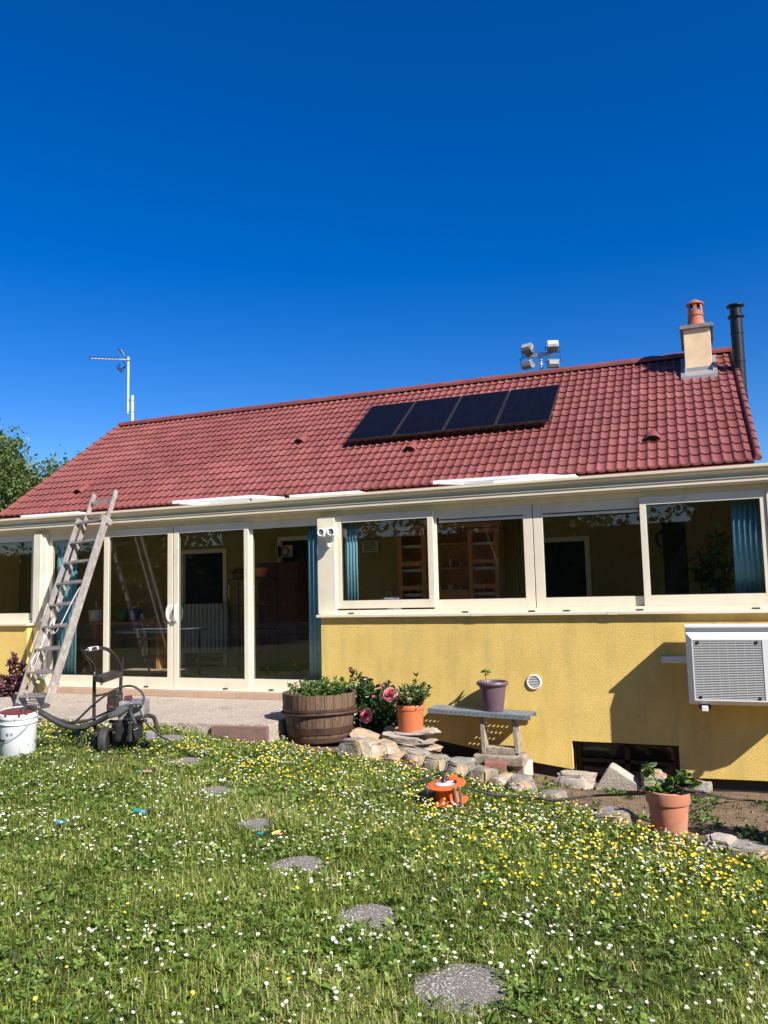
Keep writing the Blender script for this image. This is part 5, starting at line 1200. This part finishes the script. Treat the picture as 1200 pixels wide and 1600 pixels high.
for z in (1.31, 1.69, 2.06):
    n = 30
    for a, c in ((X0+.08, X0+Wd*.28), (X1-Wd*.28, X1-.08)):
        for i in range(n):
            xa = a+(c-a)*i/n; xb = a+(c-a)*(i+1)/n; b.add([(xa, Y0_+.012, z), (xb, Y0_+.012, z), (xb, Y0_+.012, z-.025), ((xa+xb)/2, Y0_+.012, z-.05), (xa, Y0_+.012, z-.025)], [(0, 1, 2, 3, 4)])
b.build('lace_trim', M['lace'], dr)
b = MB(); rd = random.Random(5)
for z in (1.32, 1.70):
    for i in range(9):
        x = X0+.12+(Wd-.24)*i/8; r_ = rd.uniform(.025, .045); h_ = rd.uniform(.06, .14); b.lathe([(.001, 0), (r_*.5, 0), (r_, h_*.5), (r_*.9, h_), (r_*.8, h_)], (x, Y0_+.14, z), 10)
b.build('crockery', M['lace'], dr, smooth=40)
# radiator
ra0, ra1 = at_in(283, 944, 2.85), at_in(352, 1020, 2.85)
ra = thing('radiator', 'grey green ribbed radiator on the back wall behind the doors', 'radiator', (ra0.x, 2.85, ra1.z)); b = MB(); x = ra0.x
while x < ra1.x: b.box((x, 2.80, ra1.z), (x+.07, 2.9, ra0.z)); x += .085
b.build('ribs', M['radiator'], ra, bevel=.012)
b = MB(); b.box((ra0.x, 2.84, ra1.z+.05), (ra1.x, 2.87, ra1.z+.09)); b.box((ra0.x, 2.84, ra0.z-.09), (ra1.x, 2.87, ra0.z-.05)); b.build('pipe', M['radiator'], ra)
# black shelf rack
s0, s1 = at_in(357, 905, 1.7), at_in(417, 1025, 1.7)
sr = thing('wire_rack', 'black metal shelf rack behind the right hand doors', 'rack', (s0.x, 1.7, .09)); b = MB()
for x in (s0.x, s1.x):
    for y in (1.7, 2.0): b.tube([(x, y, .09), (x, y, s0.z)], .012, 8)
b.build('upright', M['black'], sr, smooth=60)
for z in (s0.z, s0.z-.42, s0.z-.80, s0.z-1.2):
    b = MB(); b.box((s0.x, 1.69, z-.015), (s1.x, 2.01, z)); b.build('shelf', M['black'], sr)
rc_ = Vector((at_in(408, 905, 1.8).x, 1.8, s0.z)); ip = thing('small_orange_pot', 'small orange pot on top of the black rack indoors', 'flower pot', tuple(rc_))
b = MB(); pot(b, rc_, .11, .075, .17, .012, .04); b.build('pot', M['orangepot'], ip, smooth=40); b = MB(); b.lathe([(.001, .15), (.09, .15)], rc_, 16); b.build('soil', M['soil'], ip)
rc2 = Vector((at_in(375, 905, 1.8).x, 1.8, s0.z)); ip = thing('small_brown_pot', 'low dark planter with leaves on the black rack indoors', 'flower pot', tuple(rc2)); b = MB(); pot(b, rc2, .12, .09, .10, .012, .03); b.build('pot', M['redcup'], ip, smooth=40)
rng = np.random.default_rng(3); P, D = bush_pts(tuple(rc2+Vector((0, 0, .14))), (.15, .1, .09), 120, 8); leaf_cloud('foliage', M['leaf'], P, D, .05, ip)
# mahogany cupboard + poster
c0, c1 = at_in(402, 880, 2.4), at_in(466, 1012, 2.4)
cb_ = thing('cupboard', 'dark mahogany cupboard against the back wall behind the right door', 'cupboard', (c0.x, 2.6, .09)); b = MB(); b.box((c0.x, 2.42, .09), (c1.x, 2.9, c0.z)); b.build('carcass', M['redcup'], cb_, bevel=.01)
b = MB(); m_ = (c0.x+c1.x)/2; b.box((c0.x+.03, 2.40, .15), (m_-.005, 2.419, c0.z-.04)); b.box((m_+.005, 2.40, .15), (c1.x-.03, 2.419, c0.z-.04)); b.build('door', M['redcup'], cb_, bevel=.005)
b = MB()
for dx in (-.04, .04): b.lathe([(.001, .02), (.012, .015), (.012, 0)], (m_+dx, 2.40, .75), 10, rx)
b.build('knob', M['steel'], cb_)
p0, p1 = at_in(434, 853, 2.93), at_in(457, 870, 2.93)
po2 = thing('poster', 'white poster with a red ring on the back wall above the cupboard', 'poster', (p0.x, 2.93, p1.z)); b = MB(); b.box((p0.x, 2.93, p1.z), (p1.x, 2.946, p0.z)); b.build('sheet', M['poster'], po2)
b = MB(); b.lathe([(.055, 0), (.085, 0), (.085, .003), (.055, .003)], ((p0.x+p1.x)/2, 2.929, (p0.z+p1.z)/2), 28, rx); b.build('ring', M['posterred'], po2)
# table with white cloth, chairs, planters
tx = at_in(290, 985, 1.3).x
ta = thing('table', 'grey topped garden table with dark legs inside the veranda', 'table', (tx-.5, 1.3, .09)); b = MB(); b.box((tx-1.1, .95, .80), (tx+.08, 1.75, .84)); b.build('top', M['galvpaint'], ta, bevel=.01)
for x, y in ((tx-1.0, 1.03), (tx, 1.03), (tx-1.0, 1.67), (tx, 1.67)):
    b = MB(); b.tube([(x, y, .09), (x, y, .80)], .02, 8); b.build('leg', M['black'], ta, smooth=60)
sx_ = at_in(185, 975, 2.5)
bs = thing('plant_shelf', 'long low wooden shelf carrying planters along the back wall', 'shelf', (sx_.x, 2.6, .09)); b = MB(); b.box((sx_.x-.6, 2.4, .88), (sx_.x+1.0, 2.8, .92)); b.build('board', M['pine'], bs)
for x in (sx_.x-.5, sx_.x+.9):
    b = MB(); b.box((x, 2.42, .09), (x+.06, 2.78, .879)); b.build('leg', M['pine'], bs)
M['greenpot'] = mat('green_plastic', (.03, .25, .06), None, rough=.4); M['bluepot'] = mat('blue_plastic', (.03, .05, .22), None, rough=.4)
for i, (px, m_, lab, rr_) in enumerate(((150, 'whiteplastic', 'white planter box on the low shelf', .14), (191, 'greenpot', 'green plastic pot on the low shelf', .12), (211, 'bluepot', 'dark blue plastic pot on the low shelf', .14))):
    c = Vector((at_in(px, 960, 2.55).x, 2.55, .921)); t = thing('planter', lab, 'planter', tuple(c), 'planters on the low shelf'); b = MB(); pot(b, c, rr_, rr_*.75, .22, .01, .04); b.build('pot', M[m_], t, smooth=40)
    b = MB(); b.lathe([(.001, .2), (rr_*.85, .2)], c, 16); b.build('soil', M['soil'], t)
# dark slender stand and tall indoor plant, yellow curtain
k0 = at_in(1052, 860, 2.2); k1x = .17
ds = thing('hall_stand', 'tall dark stand with a curved hook top against the yellow wall', 'stand', (k0.x, 2.2, .09)); b = MB(); b.box((k0.x-.13, 2.15, .09), (k0.x+.17, 2.45, at_in(1052, 815, 2.2).z)); b.build('body', M['bgap'], ds, bevel=.02)
b = MB(); b.tube(spline([at_in(1032, 855, 2.15), at_in(1026, 845, 2.15), at_in(1027, 835, 2.15), at_in(1036, 832, 2.15), at_in(1041, 838, 2.15)]), .02, 8); b.build('hook', M['bgap'], ds, smooth=60)
ipx = Vector((at_in(1115, 900, 1.2).x, 1.2, .09)); it = thing('indoor_plant', 'tall leafy indoor plant behind the right hand window', 'plant', tuple(ipx))
rng = np.random.default_rng(9); b = MB(); P = []; D = []
for k in range(9):
    top = Vector((ipx.x+random.uniform(-.22, .22), 1.2+random.uniform(-.2, .2), random.uniform(1.5, 2.1))); pts = spline([ipx, ipx.lerp(top, .5)+Vector((random.uniform(-.06, .06), 0, .1)), top], 5); b.tube(pts, .012, 6)
    for j in range(46): q = pts[random.randint(4, len(pts)-1)]; P.append((q.x+random.gauss(0, .05), q.y+random.gauss(0, .05), q.z+random.gauss(0, .06))); D.append((random.uniform(-1, 1), random.uniform(-1, 1), random.uniform(-.8, .3)))
b.build('stem', M['brownstem'], it, smooth=60); leaf_cloud('foliage', M['leaf'], P, D, .12, it, .45)
b = MB(); pot(b, ipx, .2, .15, .3); b.build('pot', M['terra'], it, smooth=40)
M['ycurt'] = mat('yellow_curtain', (.45, .36, .12), None, rough=.9)
b = MB(); vs = []; xa, xb = at_in(783, 880, 2.7).x, at_in(818, 880, 2.7).x
for i in range(33): x = xa+(xb-xa)*i/32; vs += [(x, 2.7+.03*math.sin(i*1.4), .2), (x, 2.7+.03*math.sin(i*1.4), 2.5)]
b.add(vs, [(2*i, 2*i+2, 2*i+3, 2*i+1) for i in range(32)]); o = b.build('curtain', M['ycurt'], None, smooth=70, loc=(xa, 2.7, .2)); o.modifiers.new('thick', 'SOLIDIFY').thickness = .006; tag(o, 'dull yellow curtain hanging right of the wooden dresser', 'curtain')
n0, n1 = at_in(566, 846, 2.9), at_in(591, 862, 2.9)
nb = thing('notice', 'small pale notice card inside the first window', 'notice', (n0.x, 2.9, n1.z)); b = MB(); b.box((n0.x, 2.90, n1.z), (n1.x, 2.92, n0.z)); b.build('card', M['poster'], nb)
b = MB(); w_ = n1.x-n0.x; h_ = n0.z-n1.z
for i in range(4): b.box((n0.x+w_*.08, 2.896, n1.z+h_*(.12+.22*i)), (n1.x-w_*(.08+.1*(i % 2)), 2.899, n1.z+h_*(.22+.22*i)))
b.build('dark_line', M['darkwood'], nb)
wt = at_in(610, 925, .55); wb_ = thing('white_bag', 'white crumpled bag on a ledge inside the first window', 'bag', (wt.x, .55, 1.09))
b = MB(); b.box((wt.x-.55, .4, 1.02), (wt.x+.9, .75, 1.06)); lg = b.build('window_ledge', M['ceil'], house)
rock('bag', 'x', (wt.x, .55, 1.16), (.28, .12, .22), 77, 'lace', 0, .6, None, .2).parent = None
o = [o for o in bpy.data.objects if o.name.startswith('bag')][0]; o.location = (0, 0, .09); o.parent = wb_
for kx in list(o.keys()): del o[kx]
b = MB(); b.tube(spline([(wt.x-.08, .55, 1.25), (wt.x-.03, .55, 1.36), (wt.x+.03, .55, 1.26)]), .008, 6); b.build('handle', M['lace'], wb_)

# ================================================================ GARDEN beyond
tb = on_y(25, 800, 9.0)
make_tree('tree', 'leafy fruit tree rising beyond the left end of the roof', (tb.x+1.7, 9.0, -.3), 6.9, 3.6, 19000, .125, 101, trunk_r=.16, wide=1.15)
make_tree('tree', 'second tree behind the fruit tree at the far left edge', (tb.x-5.5, 11.5, -.3), 7.5, 3.2, 8000, .17, 105, trunk_r=.18)
# garden behind the photographer, mirrored in glass; trees, hedge raised to block sky light
protos = []
for i, (x, y, h) in enumerate(((-13, -19, 11), (-7, -21, 13), (-1.5, -19, 11.5), (3, -21, 12), (8, -22, 11), (-19, -18, 11), (-24, -17, 12), (-18, -26, 13), (1.5, -27, 14), (9.5, -28, 13), (-4, -26, 13.5), (-11, -27, 13))):
    if i < 2: t = make_tree('garden_tree', 'garden tree across the lawn, heightened to block sky light', (x, y, -.3), h, h*.45, 9000, .3, 200+i, group='trees across the lawn', trunk_r=.17); protos.append((t, h))
    else:
        src, hs0 = protos[i % 2]; t = src.copy(); col.objects.link(t); t.location = (x, y, -.3); t.rotation_euler = (0, 0, i*1.3); t.scale = (h/hs0,)*3
        for ch in src.children: c2 = ch.copy(); col.objects.link(c2); c2.parent = t
hg = thing('hedge', 'long clipped hedge across the lawn behind the camera', 'hedge', (0, -26, -.3)); rng = np.random.default_rng(8)
n = 14000; P = np.stack([rng.uniform(-40, 40, n), -26+rng.uniform(-.7, .7, n), -.3+(4.6+.8*np.sin(np.linspace(0, 400, n)*7.)*.5)*rng.uniform(0, 1, n)**.8], 1); leaf_cloud('foliage', M['leaf_tree'], P, rng.normal(size=(n, 3)), .28, hg, .7)
b = MB(); b.box((-40, -26.4, -.3), (40, -25.6, 3.9)); b.build('core', M['stem'], hg)
gw = thing('garden_wall', 'low dry stone wall at the end of the lawn behind the camera', 'wall', (0, -17, -.3)); b = MB()
rd = random.Random(4)
for row in range(3):
    x = -30
    while x < 30: w = rd.uniform(.35, .7); b.box((x, -17.15+rd.uniform(-.04, .04), -.35+row*.22), (x+w-.02, -16.8, -.15+row*.22+rd.uniform(-.02, .02))); x += w
b.build('stonework', M['slab'], gw, bevel=.02)
# shrub just outside the right edge, whose shade falls on the earth bed
sx0 = Vector((1.75, -3.55, ground(1.75, -3.55))); sh_ = thing('shade_shrub', 'dense shrub at the lawn edge just beyond the right edge of the view', 'shrub', tuple(sx0)); rng = np.random.default_rng(61)
P, D = bush_pts(tuple(sx0+Vector((0, 0, .85))), (.5, .5, .85), 3600, 26, .1); leaf_cloud('foliage', M['leaf_dark'], P, D, .09, sh_, .6)
b = MB(); b.tube([sx0, sx0+Vector((0, 0, .5)), sx0+Vector((.1, 0, 1.1))], [.05, .04, .01], 8); b.build('stem', M['bark'], sh_)

# ================================================================ GRASS, CLOVER, FLOWERS
rng = np.random.default_rng(77)
def scatter(n, x0, x1, y0, y1, bed=False):
    x = rng.uniform(x0, x1, n); y = rng.uniform(y0, y1, n); by = np.interp(x, BX, BY)
    inb = (x > BX[0]) & (x < 4.2) & (y > by)
    ok = inb if bed else ~inb
    terr = (x < -4.33) & (y > np.interp(x, [-13, -5.85, -5.25, -4.38], [-2.1, -2.03, -1.98, -1.85])-.01)
    ok &= ~terr & (y < -.15)
    for (sx2, sy2, r2) in SS: ok &= np.hypot(x-sx2, y-sy2) > r2*(.84+.22*np.sin(3*np.arctan2(y-sy2, x-sx2)+sx2*9)*rng.uniform(.2, 1, n)-.12*rng.uniform(0, 1, n)**3)
    ok &= ((x-BC.x)**2+(y-BC.y)**2) > .36**2
    return x[ok], y[ok]
gzv = np.vectorize(lambda a, c: ground(a, c)+.012*noise.noise((a*2.2, c*2.2, 0)))
pn = np.vectorize(lambda a, c, s, o: noise.noise((a*s, c*s, o)))
def blades(x, y, hmean, w, tone_off=0., lean=1.):
    n = len(x); z = gzv(x, y); ph = rng.uniform(0, 6.283, n); pat = pn(x, y, 1.6, 0.); pat2 = pn(x, y, 5., 4.)
    h = hmean*1.35*rng.uniform(.4, 1.3, n)*(1+.5*pat+.35*pat2); th = np.clip(rng.normal(.95, .38, n)*lean, .1, 1.45); ln = h*np.sin(th); hz = h*np.cos(th)
    dx, dy = np.cos(ph), np.sin(ph); px_, py_ = -dy, dx; ww = w*rng.uniform(.6, 1.3, n)
    b0 = np.stack([x-px_*ww, y-py_*ww, z-.004], 1); b1 = np.stack([x+px_*ww, y+py_*ww, z-.004], 1)
    m0 = np.stack([x-px_*ww*.8+dx*ln*.35, y-py_*ww*.8+dy*ln*.35, z+hz*.72+.004], 1); m1 = np.stack([x+px_*ww*.8+dx*ln*.35, y+py_*ww*.8+dy*ln*.35, z+hz*.72+.004], 1)
    tp = np.stack([x+dx*ln, y+dy*ln, z+hz], 1)
    v = np.stack([b0, b1, m1, m0, tp], 1).reshape(-1, 3)
    idx = (np.array([0, 1, 2, 3, 3, 2, 4])[None]+5*np.arange(n)[:, None]).ravel(); sz = np.tile([4, 3], n)
    pat3 = pn(x, y, .7, 12.); t = np.clip(rng.beta(2, 2.4, n)*.85+.25*pat+.16*pat2+.30*pat3+tone_off, 0, .93); dry = rng.uniform(0, 1, n) < .04+.10*(pat2 > .3)+.12*(pat3 > .3); t[dry] = rng.uniform(.9, 1, dry.sum())
    return v, idx, sz, np.repeat(t, 5)
parts = []
for (n, x0, x1, y0, y1, hm, w) in ((135000, -4.7, 1.6, -7.6, -5.2, .043, .0021), (110000, -7.5, 2.2, -5.2, -3.6, .042, .0026), (110000, -10.5, 2.8, -3.6, -1.2, .040, .0034), (16000, -9, -4.7, -8.5, -5.2, .05, .004), (9000, 1.6, 5, -8, -3, .05, .004)):
    x, y = scatter(n, x0, x1, y0, y1); parts.append(blades(x, y, hm, w, lean=1.))
x, y = scatter(2600, -4.3, 2.2, -4, -.3, bed=True); k = pn(x, y, 2.3, 8.) > .12; parts.append(blades(x[k], y[k], .04, .003))
vo = 0; VV = []; II = []; ZZ = []; TT = []
for v, i, s, t in parts: VV.append(v); II.append(i+vo); ZZ.append(s); TT.append(t); vo += len(v)
g = raw_mesh('grass', np.concatenate(VV), np.concatenate(II), np.concatenate(ZZ), M['grass'], np.concatenate(TT)); tag(g, 'short green lawn grass with dry tufts', 'grass', kind='stuff')
# clover and small broad leaves
x, y = scatter(80000, -9.5, 2.6, -7.6, -1.2); k = pn(x, y, 1.3, 20.)+rng.uniform(-.6, .6, len(x)) > -.1; x, y = x[k], y[k]; n = len(x); z = gzv(x, y)
h = rng.uniform(.012, .045, n); a = rng.uniform(0, 6.283, n); r_ = rng.uniform(.007, .015, n); tl = rng.uniform(-.5, .5, (n, 2)); vs = []
for j in range(3):
    aa = a+j*2.094; c_, s_ = np.cos(aa), np.sin(aa)
    for (u, w) in ((0, 0), (1, .75), (1.9, .35), (1.9, -.35), (1, -.75)):
        ox = (c_*u-s_*w)*r_; oy = (s_*u+c_*w)*r_; vs.append(np.stack([x+ox, y+oy, z+h+ox*tl[:, 0]+oy*tl[:, 1]+.15*r_*u], 1))
v = np.stack(vs, 1).reshape(-1, 3); idx = (np.arange(15)[None]+15*np.arange(n)[:, None]).ravel(); sz = np.tile([5, 5, 5], n)
g = raw_mesh('clover', v, idx, sz, M['clover'], np.repeat(rng.uniform(0, 1, n), 15)); tag(g, 'low clover leaves spread through the lawn', 'clover', kind='stuff')
# rosettes of longer leaves (plantain, dandelion)
x, y = scatter(300, -7, 2.4, -7.4, -1.6); P = []; D = []
for q, w in zip(x, y):
    z = ground(q, w)
    for k in range(9): aa = rng.uniform(0, 6.28); P.append((q, w, z+.01)); D.append((math.cos(aa), math.sin(aa), rng.uniform(.25, .9)))
g = leaf_cloud('lawn_weeds', M['clover'], P, D, .07, None, .3); tag(g, 'broad leaved weeds scattered in the lawn', 'weeds', kind='stuff')
# weeds on the earth bed
x, y = scatter(900, -3.2, 1.8, -3.4, -.4, bed=True); k = pn(x, y, 2., 8.) > .05; P = []; D = []
for q, w in zip(x[k], y[k]):
    z = ground(q, w)
    for j in range(7): aa = rng.uniform(0, 6.28); P.append((q+rng.normal()*.02, w+rng.normal()*.02, z+.01)); D.append((math.cos(aa), math.sin(aa), rng.uniform(.2, 1.)))
g = leaf_cloud('bed_weeds', M['leaf'], P, D, .05, None, .35); tag(g, 'small weeds on the bare earth bed', 'weeds', kind='stuff')
# pebbles and clods on the earth
x, y = scatter(1500, -3.2, 2.0, -3.4, -.3, bed=True); b = MB()
for q, w in zip(x, y):
    s = random.uniform(.005, .02)*(1 if random.random() > .06 else 2); c = Vector((q, w, ground(q, w)+s*.2)); dirs = [Vector((random.uniform(.6, 1.2)*a_, random.uniform(.6, 1.2)*b_, random.uniform(.5, .9)*c__))*s for a_, b_, c__ in ((1, 0, 0), (-1, 0, 0), (0, 1, 0), (0, -1, 0), (0, 0, 1), (0, 0, -1))]
    b.add([c+d_ for d_ in dirs], [(0, 2, 4), (2, 1, 4), (1, 3, 4), (3, 0, 4), (2, 0, 5), (1, 2, 5), (3, 1, 5), (0, 3, 5)])
tag(b.build('pebbles', M['bed'], None), 'clods and pebbles on the bare earth bed', 'pebbles', kind='stuff')

def daisy_mesh():
    me = MB(); pv = []
    b1 = MB(); n = 12
    for k in range(n):
        a0 = 2*math.pi*k/n; a1 = a0+2*math.pi/n*.82; am = (a0+a1)/2
        b1.add([(0, 0, 0), (math.cos(a0)*.0062, math.sin(a0)*.0062, .0012), (math.cos(a0+.04)*.0100, math.sin(a0+.04)*.0100, .0016), (math.cos(am)*.0118, math.sin(am)*.0118, .0010), (math.cos(a1-.04)*.0100, math.sin(a1-.04)*.0100, .0016), (math.cos(a1)*.0062, math.sin(a1)*.0062, .0012)], [(0, 1, 2, 3, 4, 5)])
    b2 = MB(); b2.lathe([(.0036, .0008), (.0030, .0026), (.0008, .0034)], (0, 0, 0), 8)
    b3 = MB(); b3.tube([(0, 0, 0), (.001, .002, -.03), (.0, .0, -.07)], .0011, 4, False)
    return [(b1, 'petal'), (b2, 'daisyeye'), (b3, 'stem')]
def butter_mesh():
    b1 = MB()
    for k in range(5):
        a = 2*math.pi*k/5; P = [(0, 0, 0), (.006, -.0055, .0025), (.0115, -.004, .006), (.0115, .004, .006), (.006, .0055, .0025)]
        b1.add([(x*math.cos(a)-y*math.sin(a), x*math.sin(a)+y*math.cos(a), z) for x, y, z in P], [(0, 1, 2, 3, 4)])
    b2 = MB(); b2.lathe([(.0025, .0015), (.002, .004), (.0006, .0045)], (0, 0, 0), 6)
    b3 = MB(); b3.tube([(0, 0, 0), (.002, 0, -.04), (.0, .0, -.09)], .0010, 4, False)
    return [(b1, 'butter'), (b2, 'daisyeye'), (b3, 'stem')]
def flower_field(name, kind_mesh, pts, n_ind, label_ind, label_rest, cat, hrange, tilt):
    """the nearest ones as objects of their own, the rest as one mesh"""
    pm = kind_mesh(); me = bpy.data.meshes.new(name); vs = []; fs = []; mi = []
    for k, (b_, m_) in enumerate(pm):
        o_ = len(vs); vs += [tuple(v) for v in b_.v]; fs += [tuple(i+o_ for i in f) for f in b_.f]; mi += [k]*len(b_.f); me.materials.append(M[m_])
    me.from_pydata(vs, [], fs); me.polygons.foreach_set('material_index', mi); me.update()
    pts = sorted(pts, key=lambda p: (p[0]-CC[0])**2+(p[1]-CC[1])**2)
    vis = []; rest = []
    for p in pts:
        X, Y = pj((p[0], p[1], ground(p[0], p[1]))); (vis if (0 < X < 1200 and 0 < Y < 1600 and len(vis) < n_ind) else rest).append(p)
    base = np.array(vs); mats_ = [m_ for _, m_ in pm]
    allv = []; alli = []; alls = []; allm = []; off = 0; fl_idx = np.array([i for f in fs for i in f]); fsz = np.array([len(f) for f in fs])
    for q, plist in ((0, vis), (1, rest)):
        for p in plist:
            z = ground(p[0], p[1])+rng.uniform(*hrange); s = rng.uniform(.75, 1.2)*p[2]; tx_, ty_, rz_ = rng.normal()*tilt, rng.normal()*tilt, rng.uniform(0, 6.28)
            mt = Matrix.Translation((p[0], p[1], z)) @ Matrix.Rotation(tx_+.22, 4, 'X') @ Matrix.Rotation(ty_+.18, 4, 'Y') @ Matrix.Rotation(rz_, 4, 'Z') @ Matrix.Diagonal((s, s, s, 1))
            if q == 0:
                o = bpy.data.objects.new(name, me); col.objects.link(o); o.matrix_world = mt; tag(o, label_ind, cat, label_rest[0])
            else:
                A = np.array(mt); allv.append(base@A[:3, :3].T+A[:3, 3]); alli.append(fl_idx+off); alls.append(fsz); allm.append(mi); off += len(base)
    o = raw_mesh(label_rest[1], np.concatenate(allv), np.concatenate(alli), np.concatenate(alls), M[mats_[0]])
    for m_ in mats_[1:]: o.data.materials.append(M[m_])
    o.data.polygons.foreach_set('material_index', np.concatenate(allm).astype(np.int32)); o.data.update(); tag(o, label_rest[2], cat, kind='stuff')
def dens(n, x0, x1, y0, y1, fn):
    x, y = scatter(n, x0, x1, y0, y1); d = fn(x, y); k = rng.uniform(0, 1, len(x)) < d; return list(zip(x[k], y[k], np.full(k.sum(), 1.)))
def fd(x, y):        # daisies: everywhere thin, thick drifts
    d = .16+.55*np.clip(pn(x, y, 1.1, 31.)+.12, 0, 1)+.5*np.clip(pn(x, y, 3.5, 37.)-.1, 0, 1)
    d += .55*np.exp(-((x+1.3)/.9)**2-((y+3.35)/.45)**2); d *= np.where(y > -5.2, 1.35, .8); d *= np.where((x < -3.2) & (y < -3.4), .75, 1); return np.clip(d*1.25*np.clip(.35+1.8*pn(x, y, 2.2, 90.)+.5, .15, 1.5), 0, 1)
def fb(x, y):        # buttercups: a band along the border and terrace
    by = np.interp(x, BX, BY); near = np.exp(-((y-by+.55)/.75)**2)*(x > -4.6)+np.exp(-((y+2.5)/.55)**2)*(x <= -4.6)*.8
    near += 1.3*np.exp(-((x+.6)/1.1)**2-((y+4.05)/.65)**2)
    d = near*(.35+1.0*np.clip(pn(x, y, 1.7, 51.)+.2, 0, 1)); d += .008+.25*np.clip(pn(x, y, 1.2, 55.)-.3, 0, 1); return np.clip(d*np.clip(.5+1.6*pn(x, y, 3., 95.)+.4, .05, 1.4), 0, 1)
flower_field('daisy', daisy_mesh, [(a, c, q*rng.uniform(.5, .92)) for a, c, q in dens(28000, -9, 2.6, -7.6, -1.3, fd)], 280, 'white daisy with yellow centre in the near lawn', ('white daisies in the near lawn', 'daisies', 'white daisies spread over the farther lawn'), 'daisy', (.03, .062), .28)
flower_field('buttercup', butter_mesh, [(a, c, q*rng.uniform(.6, .95)) for a, c, q in dens(19000, -9, 2.6, -7.6, -1.3, fb)], 260, 'yellow buttercup blooming in the lawn', ('yellow buttercups in the lawn', 'buttercups', 'yellow buttercups massed along the flower bed'), 'buttercup', (.045, .08), .25)
